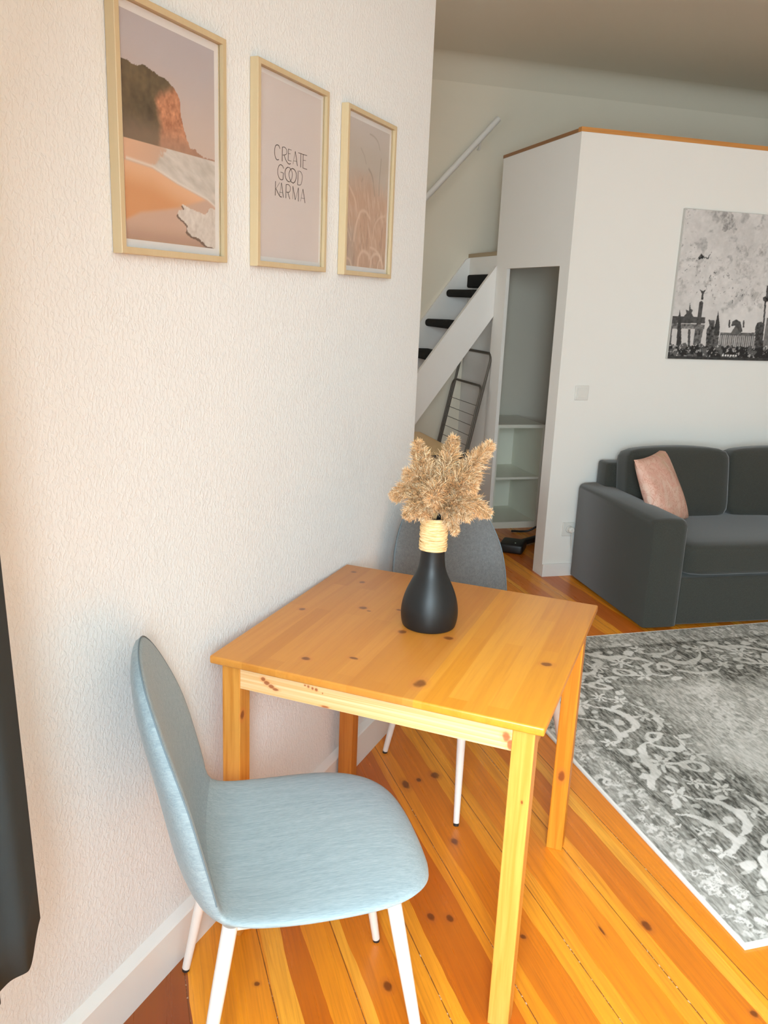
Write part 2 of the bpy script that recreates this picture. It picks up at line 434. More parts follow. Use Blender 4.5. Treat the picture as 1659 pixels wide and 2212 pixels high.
# cove where the back wall meets the ceiling
cv = MB()
prof = [(D, ZC - 0.14)] + [(D - 0.14 + 0.14 * math.cos(a), ZC - 0.14 + 0.14 * math.sin(a)) for a in np.linspace(0, math.pi / 2, 9)] + [(D, ZC)]
n = len(prof)
vs = [(U0, p[0], p[1]) for p in prof] + [(U1, p[0], p[1]) for p in prof]
cv.add(vs, [(i, (i + 1) % n, (i + 1) % n + n, i + n) for i in range(n)])
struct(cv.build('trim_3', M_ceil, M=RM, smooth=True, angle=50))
struct(MB().box(U0 - 0.3, D, 0, U1 + 0.2, D + 0.2, ZC).build('wall_back', M_warm_cast, M=RM))
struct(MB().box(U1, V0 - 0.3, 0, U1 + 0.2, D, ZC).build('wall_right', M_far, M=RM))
# window wall close beside the camera, with its opening
wv0, wv1, wz0, wz1 = -5.92, -4.08, 0.80, 2.45
m = MB()
m.box(U0 - 0.3, V0, 0, U0, wv0, ZC).box(U0 - 0.3, wv1, 0, U0, -1.396, ZC).box(U0 - 0.3, wv0, 0, U0, wv1, wz0).box(U0 - 0.3, wv0, wz1, U0, wv1, ZC)
struct(m.build('wall_window', M_wall, M=RM))
nk = MB().box(U0 - 0.2, -1.396, 0, U0, -0.55, ZC).box(U0 - 0.2, 0.65, 0, U0, D, ZC).box(U0 - 0.2, -0.55, 0, U0, 0.65, 0.9).box(U0 - 0.2, -0.55, 2.3, U0, 0.65, ZC)  # opening left for the added nook window
struct(nk.build('wall_nook', M_warm_cast, M=RM))
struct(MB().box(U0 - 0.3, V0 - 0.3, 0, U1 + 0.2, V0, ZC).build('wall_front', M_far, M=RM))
glass = NT('window_glass', 0.0, 0.5)
glass.b.inputs['Transmission Weight'].default_value = 1.0
glass.b.inputs['IOR'].default_value = 1.05
glass.base((0.95, 0.98, 1.0))
def window(name, M, w, h):
    # frame in the local x/z plane, opening from 0..w, 0..h
    f = MB()
    t = 0.06
    f.box(0, -0.035, 0, w, 0.035, t).box(0, -0.035, h - t, w, 0.035, h).box(0, -0.035, t, t, 0.035, h - t).box(w - t, -0.035, t, w, 0.035, h - t)
    f.box(w / 2 - 0.045, -0.035, t, w / 2 + 0.045, 0.035, h - t).box(t, -0.03, h * 0.72, w - t, 0.03, h * 0.72 + 0.05)
    o = struct(f.build(name, M_trim, M=M))
    g = MB().box(t, -0.003, t, w - t, 0.003, h - t).build('pane', glass.m, parent=o)
    return o
window('window_1', RM @ Matrix.Translation((U0 - 0.20, wv0, wz0)) @ Matrix.Rotation(math.pi / 2, 4, 'Z'), wv1 - wv0, wz1 - wz0)

window('window_nook_added', RM @ Matrix.Translation((U0 - 0.12, -0.55, 0.9)) @ Matrix.Rotation(math.pi / 2, 4, 'Z'), 1.2, 1.4)  # unseen window, added to go with the nook fill light

# picture wall: a solid diagonal block in the corner
EY = 2.507
k1 = Vector((0, 0.70)); k2 = Vector((0, EY))
c3 = RM @ Vector((U0, -1.396, 0)); c4 = RM @ Vector((U0, -2.816, 0))
struct(MB().prism([(0, c4.y), (0, EY), (c3.x, c3.y)][::-1], 0, ZC).build('wall_left', M_wall))
# baseboard with a broad chamfered top
bb = MB()
y0, y1 = 0.66, EY
P2 = [(0, 0), (0.020, 0), (0.020, 0.106), (0.017, 0.110), (0.0, 0.122)]
n = len(P2)
bb.add([(x, y0, z) for x, z in P2] + [(x, y1, z) for x, z in P2], [tuple(range(n)), tuple(range(2 * n - 1, n - 1, -1))] + [(i, i + n, (i + 1) % n + n, (i + 1) % n) for i in range(n)])
struct(bb.build('baseboard_left', M_trim))

# loft box: front wall carrying the painting, side wall with the low opening
HB = 2.365
struct(MB().box(0, 0, 0, U1, 0.11, HB).build('wall_sofa', M_white, M=RM))
m = MB()
m.box(0, 0.11, 1.715, 0.03, 0.97, HB).box(0, 0.80, 0, 0.022, 0.97, 1.715).box(0.03, 0.945, 1.825, U1, 0.97, HB)
struct(m.build('wall_stairs', M_white, M=RM))
struct(MB().box(0.02, 0.97, 0, 0.09, D, 1.80).build('wall_partition', M_white, M=RM))
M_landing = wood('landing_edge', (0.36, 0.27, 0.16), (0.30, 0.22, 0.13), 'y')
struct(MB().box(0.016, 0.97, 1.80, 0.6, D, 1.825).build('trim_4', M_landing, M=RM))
struct(MB().box(0.03, 0.11, 2.25, U1, 0.945, 2.33).build('wall_loft_deck', M_white, M=RM))
M_edge = wood('oiled_edge_strip', (0.60, 0.27, 0.07), (0.45, 0.18, 0.04), 'x')
struct(MB().box(-0.004, -0.004, HB, U1, 0.03, HB + 0.022).build('trim_1', M_edge, M=RM))
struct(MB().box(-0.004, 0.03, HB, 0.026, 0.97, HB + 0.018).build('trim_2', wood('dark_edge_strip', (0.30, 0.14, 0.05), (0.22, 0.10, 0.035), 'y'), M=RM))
struct(MB().box(0.0, -0.012, 0, U1, 0.0, 0.075, bev=0.002).build('baseboard_sofa', M_trim, M=RM))

# ------------------------------------------------------------------ stairs to the loft
st = thing('staircase', 'steep white loft staircase with black carpeted treads behind the low opening', 'staircase', M=pts_at(-0.5, 1.2, 0))
def rel(parent, mb, name, mat, **kw):
    """mesh given in room coordinates, parented to a thing"""
    o = mb.build(name, mat, **kw)
    o.parent = parent
    o.matrix_basis = parent.matrix_basis.inverted() @ RM
    return o
def str_poly(v0, v1, pts):
    n = len(pts)
    return MB().add([(u, v0, z) for u, z in pts] + [(u, v1, z) for u, z in pts], [tuple(range(n)), tuple(range(2 * n - 1, n - 1, -1))] + [(i, i + n, (i + 1) % n + n, (i + 1) % n) for i in range(n)])
zt = lambda u: 1.736 + 1.385 * u
zb = lambda u: 1.424 + 1.415 * u
ul = -1.006
rel(st, str_poly(0.955, 0.99, [(-0.001, zb(0)), (-0.001, zt(0)), (-1.24, 0.02), (-1.24, 0.0), (ul, 0.0)]), 'stringer', M_trim)
rel(st, str_poly(D - 0.024, D - 0.002, [(0.018, 1.42), (0.02, 1.80), (-0.005, 1.79), (-1.30, 0.0), (-1.02, 0.0)]), 'stringer', M_trim)
M_carpet = plain('black_carpet', (0.012, 0.012, 0.011), 0.95, 0.2, bump=0.6, bs=500)
for k in range(8):
    u = -0.145 - 0.142 * k; z = 1.585 - 0.2 * k
    if z < 0.15: break
    rel(st, MB().box(u, 0.99, z - 0.05, min(u + 0.19, 0.016), D - 0.026, z, bev=0.02, seg=3), 'tread', M_carpet, smooth=True)
rel(st, MB().box(-0.02, 0.99, 1.60, 0.018, D - 0.09, 1.685, bev=0.012, seg=3), 'tread_edge', M_carpet, smooth=True)

rl = thing('handrail', 'white slanting handrail on the back wall above the stairs', 'handrail', M=pts_at(-0.1, D - 0.06, 2.4))
a, b = Vector((-1.15, D - 0.06, 1.265)), Vector((0.145, D - 0.06, 2.685))
rel(rl, MB().tube([a, b], 0.019, 14), 'rail', M_trim, smooth=True)
for t in (0.12, 0.9):
    p = a.lerp(b, t)
    rel(rl, MB().tube([p + Vector((0.01, 0, -0.015)), p + Vector((0.02, 0.03, -0.05)), p + Vector((0.02, 0.062, -0.05))], 0.007, 8), 'bracket', M_trim, smooth=True)

# ------------------------------------------------------------------ shelf unit in the opening
sh = thing('shelf_unit', 'low white open shelf unit standing inside the opening under the loft', 'shelf', M=pts_at(0.28, 1.22, 0))
M_shelf = plain('white_laminate', (0.84, 0.82, 0.70), 0.28, 0.5)
a0, a1, b0, b1 = 0.105, 0.455, 1.0, 1.46
rel(sh, MB().box(a0, b0, 0.0, a0 + 0.016, b1, 0.70), 'side_panel', M_shelf)
rel(sh, MB().box(a1 - 0.016, b0, 0.0, a1, b1, 0.70), 'side_panel', M_shelf)
rel(sh, MB().box(a0, b0 - 0.003, 0.70, a1, b1, 0.722), 'top_panel', M_shelf)
rel(sh, MB().box(a0 + 0.016, b0 + 0.004, 0.345, a1 - 0.016, b1 - 0.006, 0.361), 'shelf_board', M_shelf)
rel(sh, MB().box(a0 + 0.016, b0 + 0.004, 0.0, a1 - 0.016, b1 - 0.006, 0.045), 'base_panel', M_shelf)
rel(sh, MB().box(a0 + 0.016, b1 - 0.006, 0.045, a1 - 0.016, b1, 0.70), 'back_panel', M_shelf)

# ------------------------------------------------------------------ folded drying rack under the stairs
dr = thing('drying_rack', 'folded grey metal clothes drying rack leaning under the stairs', 'drying rack', M=pts_at(-0.15, 1.2, 0))
M_tube = plain('grey_tube_metal', (0.13, 0.115, 0.095), 0.4, 0.5, 0.4)
def lean(v, z, off=0.0): return (-0.235 + 0.2 * z + off, v, z)
def uframe(v0, v1, z1, off, r=0.05, z0=0.011):
    pts = [lean(v0, z0, off), lean(v0, z1 - r, off)]
    pts += [lean(v0 + r - r * math.cos(t), z1 - r + r * math.sin(t), off) for t in np.linspace(0.2, 1.57, 5)]
    pts += [lean(v1 - r + r * math.sin(t), z1 - r + r * math.cos(t), off) for t in np.linspace(0, 1.37, 5)]
    pts += [lean(v1, z1 - r, off), lean(v1, z0, off)]
    return pts
rel(dr, MB().tube(uframe(0.94, 1.46, 1.19, 0.0), 0.009, 10), 'outer_frame', M_tube, smooth=True)
rel(dr, MB().tube(uframe(0.90, 1.42, 0.985, -0.03), 0.008, 10), 'inner_frame', M_tube, smooth=True)
for z in np.linspace(0.34, 0.86, 9):
    rel(dr, MB().tube([lean(0.90, z, -0.03), lean(1.42, z, -0.03)], 0.0022, 6), 'wire', M_tube, smooth=True)

# ------------------------------------------------------------------ black-edged table in the nook
dk = thing('side_table', 'light wood tabletop with black edges in front of the stairs, behind the picture wall', 'table', M=pts_at(-0.95, 0.3, 0))
M_blk = plain('black_lacquer', (0.012, 0.012, 0.012), 0.4)
rel(dk, MB().box(-1.30, -0.075, 0.690, -0.545, 0.68, 0.728), 'top_edge', M_blk)
rel(dk, MB().box(-1.29, -0.066, 0.728, -0.553, 0.672, 0.731), 'tabletop', wood('light_laminate', (0.60, 0.40, 0.17), (0.54, 0.35, 0.14), 'y', contrast=0.5))
for (u, v) in ((-1.27, -0.045), (-0.575, -0.045), (-1.27, 0.65), (-0.575, 0.65)):
    rel(dk, MB().box(u - 0.02, v - 0.02, 0, u + 0.02, v + 0.02, 0.69), 'leg', M_blk)

# ------------------------------------------------------------------ black adapter with its cable on the floor
ad = thing('power_strip', 'black power strip with plug lying on the floor in the opening', 'power strip', M=pts_at(0.1, 0.5, 0))
M_rub = plain('black_plastic', (0.010, 0.010, 0.010), 0.45)
Mx = Matrix.Translation((0.06, 0.52, 0)) @ Matrix.Rotation(math.radians(55), 4, 'Z')
rel(ad, MB().box(-0.10, -0.075, 0.0, 0.07, 0.075, 0.06, M=Mx, bev=0.015, seg=3), 'plug_block', M_rub, smooth=True)
rel(ad, MB().box(0.07, -0.012, 0.01, 0.30, 0.032, 0.045, M=Matrix.Translation((0.06, 0.52, 0)) @ Matrix.Rotation(math.radians(28), 4, 'Z'), bev=0.01, seg=2), 'strip_body', M_rub, smooth=True)
cab = smooth_curve([(0.31, 0.665, 0.02), (0.37, 0.70, 0.02), (0.42, 0.76, 0.07), (0.40, 0.84, 0.06), (0.33, 0.88, 0.012), (0.22, 0.90, 0.010)], 6)
rel(ad, MB().tube(cab, 0.007, 8), 'cable', M_rub, smooth=True)
cab = smooth_curve([(0.0, 0.60, 0.03), (-0.02, 0.68, 0.012), (-0.01, 0.745, 0.010), (0.03, 0.775, 0.010)], 6)
rel(ad, MB().tube(cab, 0.006, 8), 'cable', M_rub, smooth=True)
rel(ad, MB().lathe([(0.004, 0.0), (0.004, 0.004)], c=(0.045, 0.46, 0.060), n=12), 'lamp', plain('green_indicator', (0.35, 0.42, 0.30), 0.3))

# ------------------------------------------------------------------ switch and socket
M_pl = plain('white_plastic', (0.70, 0.685, 0.64), 0.35)
sw = thing('light_switch', 'square white light switch on the white wall between opening and painting', 'light switch', M=pts_at(0.142, -0.001, 1.052))
rel(sw, MB().box(0.102, -0.010, 1.012, 0.182, 0.0, 1.092, bev=0.003), 'plate', M_pl)
rel(sw, MB().box(0.114, -0.0135, 1.024, 0.170, -0.010, 1.080, bev=0.002), 'rocker', M_pl)
so = thing('wall_socket', 'white wall socket with a plug partly behind the sofa arm', 'socket', M=pts_at(0.145, -0.001, 0.278))
rel(so, MB().box(0.105, -0.010, 0.238, 0.185, 0.0, 0.318, bev=0.003), 'plate', M_pl)
ring = MB()
ring.tube([(0.145 + 0.02 * math.cos(t), -0.0105, 0.278 + 0.02 * math.sin(t)) for t in np.linspace(0, 2 * math.pi, 25)[:-1]], 0.002, 6, closed=True)
rel(so, ring, 'socket_ring', plain('grey_plastic', (0.5, 0.49, 0.46), 0.4), smooth=True)

pg_ = MB().tube([(0.151, -0.010, 0.278), (0.151, -0.034, 0.278), (0.151, -0.040, 0.278)], [0.017, 0.017, 0.012], 16)
pg_.tube(smooth_curve([(0.151, -0.036, 0.270), (0.156, -0.030, 0.225), (0.170, -0.016, 0.16), (0.20, -0.014, 0.09)], 5), 0.003, 6)
rel(so, pg_, 'plug', M_pl, smooth=True)

# ------------------------------------------------------------------ curtain at the window wall
def curtain():
    path = [(0.205, 0.600), (0.232, 0.566), (0.258, 0.532), (0.266, 0.512), (0.262, 0.488), (0.262, 0.465), (0.277, 0.4625), (0.3075, 0.410), (0.345, 0.368), (0.3845, 0.318), (0.422, 0.282), (0.4614, 0.226)]
    P = smooth_curve([(x - 0.007, y - 0.003, 0) for x, y in path], 6)
    vs = []; fs = []
    nz = 30
    z0, z1 = 0.600, 2.80
    for j in range(nz + 1):
        t = j / nz
        z = z0 + (z1 - z0) * t
        for i, p in enumerate(P):
            # folds gather a little towards the rail
            g = 1 - 0.04 * t
            c = np.array([0.21, 0.59])
            q = c + (p[:2] - c) * g
            sh_ = min(0.045, 0.034 * (z - z0))
            q = q + np.array([-0.91, -0.41]) * sh_
            vs.append((q[0], q[1], z + 0.004 * math.sin(i * 0.35) * (1 - t)))
    n = len(P)
    for j in range(nz):
        for i in range(n - 1):
            fs.append((j * n + i, j * n + i + 1, (j + 1) * n + i + 1, (j + 1) * n + i))
    return MB().add(vs, fs)
M_cur = NT('dark_grey_curtain_cloth', 0.9, 0.2)
M_cur.base(M_cur.mix(M_cur.noise(M_cur.coord(), 7, 3), (0.044, 0.056, 0.062), (0.034, 0.042, 0.046)))
M_cur.bump(M_cur.noise(M_cur.coord(), 900, 2), 0.2, 0.0005)
ct = thing('curtain', 'dark blue-grey curtain hanging at the left edge of the photo', 'curtain', M=at(0.3, 0.4, 0.585))
co = curtain().build('curtain_cloth', M_cur.m, parent=ct, smooth=True, angle=80)
co.matrix_basis = ct.matrix_basis.inverted()
md = co.modifiers.new('thickness', 'SOLIDIFY'); md.thickness = 0.004
rod = MB().tube([(0.16, 0.66, 2.83), (0.75, -0.045, 2.83)], 0.012, 12).build('curtain_rod', M_tube, parent=ct, smooth=True)
rod.matrix_basis = ct.matrix_basis.inverted()

# ------------------------------------------------------------------ sofa
M_sofa = NT('charcoal_upholstery', 0.95, 0.25)
_v = M_sofa.coord()
M_sofa.base(M_sofa.mix(M_sofa.rng(M_sofa.noise(_v, 420, 2), 0.35, 0.65), (0.030, 0.030, 0.0245), (0.045, 0.045, 0.037)))
M_sofa.b.inputs['Sheen Weight'].default_value = 0.25
M_sofa.b.inputs['Sheen Roughness'].default_value = 0.5
M_sofa.bump(M_sofa.noise(_v, 700, 2), 0.25, 0.0006)
SM = pts_at(0.162, -0.035, 0, math.radians(-3.2))      # sofa frame: x to the right, y towards the wall
sofa = thing('sofa', 'dark grey upholstered sofa against the white wall under the painting', 'sofa', M=SM)
SL = 2.15
def sp(mb, name, par=None, smooth=True):
    return mb.build(name, M_sofa.m, parent=par or sofa, smooth=smooth, angle=60)
def arm(x0):
    m = MB()
    poly = [(0.0, 0.02), (0.0, 0.545), (0.012, 0.556), (0.40, 0.556), (0.785, 0.556), (0.808, 0.549), (0.820, 0.53), (0.822, 0.30), (0.822, 0.02)]
    nx = 7
    xs = [0, 0.008, 0.03, 0.09, 0.15, 0.172, 0.18]
    crown = [-0.018, -0.006, 0.001, 0.004, 0.001, -0.006, -0.018]
    fr = [-0.012, -0.004, 0, 0, 0, -0.004, -0.012]
    vs = []
    for i in range(nx):
        for y, z in poly:
            zz = z + (crown[i] if z > 0.5 else 0)
            yy = y + (fr[i] if y > 0.75 else (-fr[i] if y < 0.1 else 0))
            vs.append((x0 + xs[i], -yy, zz))
    n = len(poly); fs = []
    for i in range(nx - 1):
        for k in range(n):
            k2 = (k + 1) % n
            fs.append((i * n + k, i * n + k2, (i + 1) * n + k2, (i + 1) * n + k))
    fs.append(tuple(range(n))); fs.append(tuple((nx - 1) * n + k for k in range(n - 1, -1, -1)))
    return m.add(vs, fs)
sp(arm(0.0), 'armrest'); sp(arm(SL - 0.18), 'armrest')
sp(MB().box(0.10, -0.12, 0.03, SL - 0.10, -0.0, 0.69, bev=0.02, seg=3), 'back_frame')
sp(MB().box(0.18, -0.808, 0.02, SL - 0.18, -0.12, 0.262, bev=0.012, seg=3), 'base')
def cushion(w, d, h, p=3.2, puff=0.03, nx=26, ny=22):
    """soft box centred at the origin"""
    m = MB()
    bm = bmesh.new()
    bmesh.ops.create_cube(bm, size=2)
    bmesh.ops.subdivide_edges(bm, edges=bm.edges[:], cuts=9, use_grid_fill=True)
    for q in bm.verts:
        c = q.co
        e = 9.0
        r = (abs(c.x) ** e + abs(c.y) ** e + abs(c.z) ** e) ** (1 / e)
        mx = max(abs(c.x), abs(c.y), abs(c.z))
        c *= mx / r
        bulge = (1 - c.x ** 2) * (1 - c.z ** 2)
        c2 = Vector((c.x * w / 2, c.y * (d / 2 + puff * max(0, bulge)), c.z * (h / 2 + puff * 0.6 * max(0, (1 - c.x ** 2) * (1 - c.y ** 2)))))
        q.co = c2
    vs = [q.co[:] for q in bm.verts]; bm.verts.index_update()
    fs = [[q.index for q in f.verts] for f in bm.faces]
    bm.free()
    return m.add(vs, fs)
cw = (SL - 0.36) / 2
for k in range(2):
    s = sp(cushion(cw - 0.004, 0.70, 0.165, puff=0.006), 'seat_cushion')
    s.matrix_basis = Matrix.Translation((0.18 + cw * (k + 0.5), -0.475, 0.347))
bw = 0.70
for k in range(3):
    x = 0.150 + bw * (k + 0.5) * (SL - 0.30) / (3 * bw)
    wbk = (SL - 0.30) / 3
    if k < 2 or True:
        b = sp(cushion(wbk - 0.002, 0.16, 0.37, puff=0.035), 'back_cushion')
        b.matrix_basis = Matrix.Translation((x, -0.195, 0.595)) @ Matrix.Rotation(math.radians(-9), 4, 'X')

# pink cushion leaning in the corner
def pil_col():
    k = NT('pink_marbled_cotton', 0.8, 0.3)
    v = k.coord()
    a = k.noise(v, 7, 4, 0.6, 1.5)
    b = k.noise(v, 16, 4, 0.6, 2.0)
    col = k.mix(k.rng(a, 0.4, 0.62), (0.66, 0.37, 0.29), (0.70, 0.50, 0.40))
    vein = k.rng(k.math('ABSOLUTE', k.math('SUBTRACT', b, 0.52)), 0.0, 0.03, 0.65, 0.0)
    col = k.mix(vein, col, (0.45, 0.20, 0.12))
    sp_ = k.rng(k.noise(k.coord(loc=(3, 1, 2)), 5, 3), 0.6, 0.75)
    k.base(k.mix(k.math('MULTIPLY', sp_, 0.7), col, (0.48, 0.36, 0.18)))
    return k.m
def pillow_mb(s, t):
    m = MB(); n = 22
    vs = []; idx = {}
    for side in (1, -1):
        for j in range(n + 1):
            for i in range(n + 1):
                x = 2 * i / n - 1; y = 2 * j / n - 1
                edge = max(abs(x), abs(y))
                if side == -1 and edge >= 1: idx[(side, i, j)] = idx[(1, i, j)]; continue
                pinch = 1 - 0.07 * (1 - abs(x) ** 2) * (abs(y) ** 4) - 0.0
                pinch2 = 1 - 0.07 * (1 - abs(y) ** 2) * (abs(x) ** 4)
                h = ((1 - x ** 2) * (1 - y ** 2)) ** 0.42
                h *= 1 + 0.08 * math.sin(5 * x + 3 * y)
                idx[(side, i, j)] = len(vs)
                vs.append((x * s / 2 * pinch2, side * h * t / 2, y * s / 2 * pinch))
    fs = []
    for side in (1, -1):
        for j in range(n):
            for i in range(n):
                f = (idx[(side, i, j)], idx[(side, i + 1, j)], idx[(side, i + 1, j + 1)], idx[(side, i, j + 1)])
                fs.append(f if side == 1 else f[::-1])
    return m.add(vs, fs)
_T, _L, _B = Vector((0.505, -0.28, 0.772)), Vector((0.160, -0.53, 0.752)), Vector((0.685, -0.345, 0.443))
_x = (_T - _L).normalized(); _z = (_T - _B); _z = (_z - _x * _z.dot(_x)).normalized(); _y = _z.cross(_x)
_c = (_L + _B) / 2
PM = Matrix(((_x.x, _y.x, _z.x, _c.x), (_x.y, _y.y, _z.y, _c.y), (_x.z, _y.z, _z.z, _c.z), (0, 0, 0, 1)))
pil = pillow_mb(0.41, 0.12).build('throw_pillow', pil_col(), M=RM @ PM, smooth=True, angle=80)
tag(pil, 'pale pink marbled throw pillow leaning in the left corner of the sofa', 'pillow')

# ------------------------------------------------------------------ dining table
SZ = 0.745
TM = at(0.3935, 1.637, 0, math.radians(2.4))
tab = thing('dining_table', 'square orange pine dining table standing against the picture wall', 'table', M=TM)
K1 = [(-0.323, 0.313, .010, .010), (-0.266, 0.241, .011, .011), (-0.32, -0.025, .010, .010), (-0.185, 0.056, .013, .012), (-0.163, 0.043, .007, .004), (-0.096, 0.086, .010, .006),
      (-0.038, -0.048, .013, .014), (0.075, -0.034, .014, .012), (-0.176, -0.291, .012, .010), (-0.081, -0.241, .013, .007), (0.094, -0.296, .016, .024), (0.319, -0.076, .015, .013)]
def top_mat():
    k = NT('glued_pine_staves', 0.38, 0.45)
    co = k.coord()
    sep = k.n('ShaderNodeSeparateXYZ'); k.l(co, sep.inputs[0])
    br = k.n('ShaderNodeTexBrick')
    k.l(k.coord((1, 1, 1), rot=(0, 0, math.pi / 2)), br.inputs['Vector'])
    br.inputs['Color1'].default_value = (0, 0, 0, 1); br.inputs['Color2'].default_value = (1, 1, 1, 1)
    br.inputs['Scale'].default_value = 1.0; br.inputs['Mortar Size'].default_value = 0.0
    br.inputs['Brick Width'].default_value = 0.52; br.inputs['Row Height'].default_value = 0.0415
    br.offset = 0.37
    tone = br.outputs['Color']
    g = k.noise(k.coord((34, 1.4, 30)), 1.4, 5, 0.6, 0.6)
    fine = k.noise(k.coord((120, 4, 60)), 1.5, 2)
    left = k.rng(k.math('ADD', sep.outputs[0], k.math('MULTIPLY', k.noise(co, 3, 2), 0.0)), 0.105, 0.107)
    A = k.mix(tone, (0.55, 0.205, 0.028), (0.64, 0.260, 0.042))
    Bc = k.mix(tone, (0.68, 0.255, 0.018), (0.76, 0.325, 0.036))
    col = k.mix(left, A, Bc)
    col = k.mix(k.rng(g, 0.45, 0.72, 0, 0.55), col, k.mix(0.6, col, (0.45, 0.125, 0.012)))
    col = k.mix(k.rng(fine, 0.5, 0.8, 0, 0.25), col, k.mix(0.5, col, (0.40, 0.11, 0.01)))
    col = k.knots(co, col, K1, (0.17, 0.050, 0.012))
    k.base(col)
    k.b.inputs['Coat Weight'].default_value = 0.12; k.b.inputs['Coat Roughness'].default_value = 0.3
    k.bump(fine, 0.05, 0.0005)
    return k.m
h = SZ / 2
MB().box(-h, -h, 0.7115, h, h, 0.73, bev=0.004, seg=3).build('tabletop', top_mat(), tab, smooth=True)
A1, A2 = (0.74, 0.38, 0.10), (0.66, 0.30, 0.06)
M_apr = wood('pine_apron', A1, A2, 'x', knots=[(-0.352, 0.67, .002, .003)], contrast=0.9)
L_in, LW = 0.020, 0.045
# front apron with its red knots
def apron_mat():
    k = NT('pale_pine_apron', 0.42, 0.45)
    co = k.coord()
    sw_ = k.n('ShaderNodeSeparateXYZ'); k.l(co, sw_.inputs[0])
    cb = k.n('ShaderNodeCombineXYZ'); k.l(sw_.outputs[0], cb.inputs[0]); k.l(sw_.outputs[2], cb.inputs[1])
    wv = k.noise(k.coord((1.0, 10, 130)), 1.6, 3, 0.5, 0.5)
    col = k.mix(k.rng(wv, 0.38, 0.62), (0.82, 0.54, 0.28), (0.72, 0.38, 0.14))
    col = k.knots(cb.outputs[0], col, [(-0.250, 0.690, .007, .006), (-0.240, 0.683, .009, .006), (-0.229, 0.677, .009, .006), (-0.218, 0.672, .010, .004), (-0.147, 0.6975, .003, .0025), (-0.139, 0.696, .0042, .0045), (-0.129, 0.694, .0035, .004), (-0.120, 0.693, .0042, .0045),
                  (-0.105, 0.688, .0015, .002), (-0.098, 0.658, .012, .003), (0.296, 0.684, .010, .013), (0.305, 0.668, .008, .014)], (0.30, 0.075, 0.020))
    k.base(col)
    return k.m
ap_z0, ap_z1 = 0.655, 0.7115
li = h - L_in
MB().box(-li + LW, -li + 0.002, ap_z0, li - LW, -li + 0.022, ap_z1, bev=0.001).build('apron', apron_mat(), tab)
MB().box(-li + LW, li - 0.022, ap_z0, li - LW, li - 0.002, ap_z1, bev=0.001).build('apron', M_apr, tab)
M_apy = wood('pine_side_apron', (0.62, 0.27, 0.05), (0.52, 0.20, 0.03), 'y')
MB().box(-li + 0.002, -li + LW, ap_z0, -li + 0.022, li - LW, ap_z1, bev=0.001).build('apron', M_apy, tab)
MB().box(li - 0.022, -li + LW, ap_z0, li - 0.002, li - LW, ap_z1, bev=0.001).build('apron', M_apy, tab)
def leg_mat(name, c1, c2, kn):
    k = NT(name, 0.4, 0.45)
    co = k.coord()
    g = k.noise(k.coord((60, 60, 2.2)), 1.5, 4, 0.55, 0.4)
    col = k.mix(k.rng(g, 0.38, 0.62), c1, c2)
    if kn:
        s3 = k.n('ShaderNodeSeparateXYZ'); k.l(co, s3.inputs[0])
        cb = k.n('ShaderNodeCombineXYZ'); k.l(k.math('ADD', s3.outputs[0], k.math('MULTIPLY', s3.outputs[1], 1.0)), cb.inputs[0]); k.l(s3.outputs[2], cb.inputs[1])
        col = k.knots(cb.outputs[0], col, kn, (0.20, 0.045, 0.01))
    k.base(col)
    return k.m
legs = [(-1, -1, 'l1', (0.64, 0.27, 0.045), (0.52, 0.185, 0.022), [(-.316 - .352 + .02, 0.585, .010, .014), (-0.66, 0.30, .004, .03)]),
        (1, -1, 'l2', (0.76, 0.355, 0.070), (0.66, 0.27, 0.040), [(-0.014, 0.55, .003, .005)]),
        (-1, 1, 'l3', (0.52, 0.175, 0.025), (0.42, 0.125, 0.015), None),
        (1, 1, 'l4', (0.70, 0.270, 0.022), (0.58, 0.19, 0.012), [(0.638, 0.235, .012, .020), (0.655, 0.69, .012, .02)])]
for sx, sy, nm, c1, c2, kn in legs:
    x0 = sx * li - (LW if sx > 0 else 0); y0 = sy * li - (LW if sy > 0 else 0)
    MB().box(x0, y0, 0, x0 + LW, y0 + LW, 0.7115, bev=0.002).build('leg', leg_mat('pine_leg_' + 'abcd'[int(nm[1]) - 1], c1, c2, kn), tab)

# ------------------------------------------------------------------ vase
vx, vy = 0.397, 1.663
va = thing('vase', 'matt black bottle vase with rope-wrapped neck on the pine table', 'vase', M=at(vx, vy, 0.7302))
M_vase = plain('matt_black_glaze', (0.011, 0.0105, 0.010), 0.46, 0.35, var=0.1)
prof = [(0.060, 0.0), (0.0645, 0.002), (0.067, 0.008), (0.0695, 0.020), (0.0705, 0.035), (0.0695, 0.050), (0.066, 0.068), (0.0610, 0.085), (0.0540, 0.102), (0.0460, 0.119), (0.0385, 0.135),
        (0.0335, 0.150), (0.0310, 0.165), (0.0295, 0.180), (0.0290, 0.195), (0.0285, 0.230), (0.0285, 0.270), (0.0295, 0.276), (0.0255, 0.277), (0.0250, 0.265), (0.0250, 0.08), (0.0, 0.07)]
PR = smooth_curve(prof[:16], 4) + [np.array(p) for p in prof[16:]]
MB().lathe([(p[0], p[1]) for p in PR]).build('vase_body', M_vase, va, smooth=True, angle=50)
rw = MB()
rw.lathe([(0.0300, 0.196), (0.0305, 0.198), (0.0305, 0.274), (0.0296, 0.2765)], n=40)
nt = 20
pts = []; 
for i in range(nt * 28):
    a = 2 * math.pi * i / 28
    z = 0.195 + 0.080 * i / (nt * 28) + 0.0012 * math.sin(a * 0.37 + 1) + 0.0009 * math.sin(a * 1.7)
    pts.append(((0.0308 + 0.0012 * math.sin(i * 0.11)) * math.cos(a), (0.0308 + 0.0010 * math.sin(i * 0.07)) * math.sin(a), z))
rw.tube(pts, 0.0029, 7)
pts = []
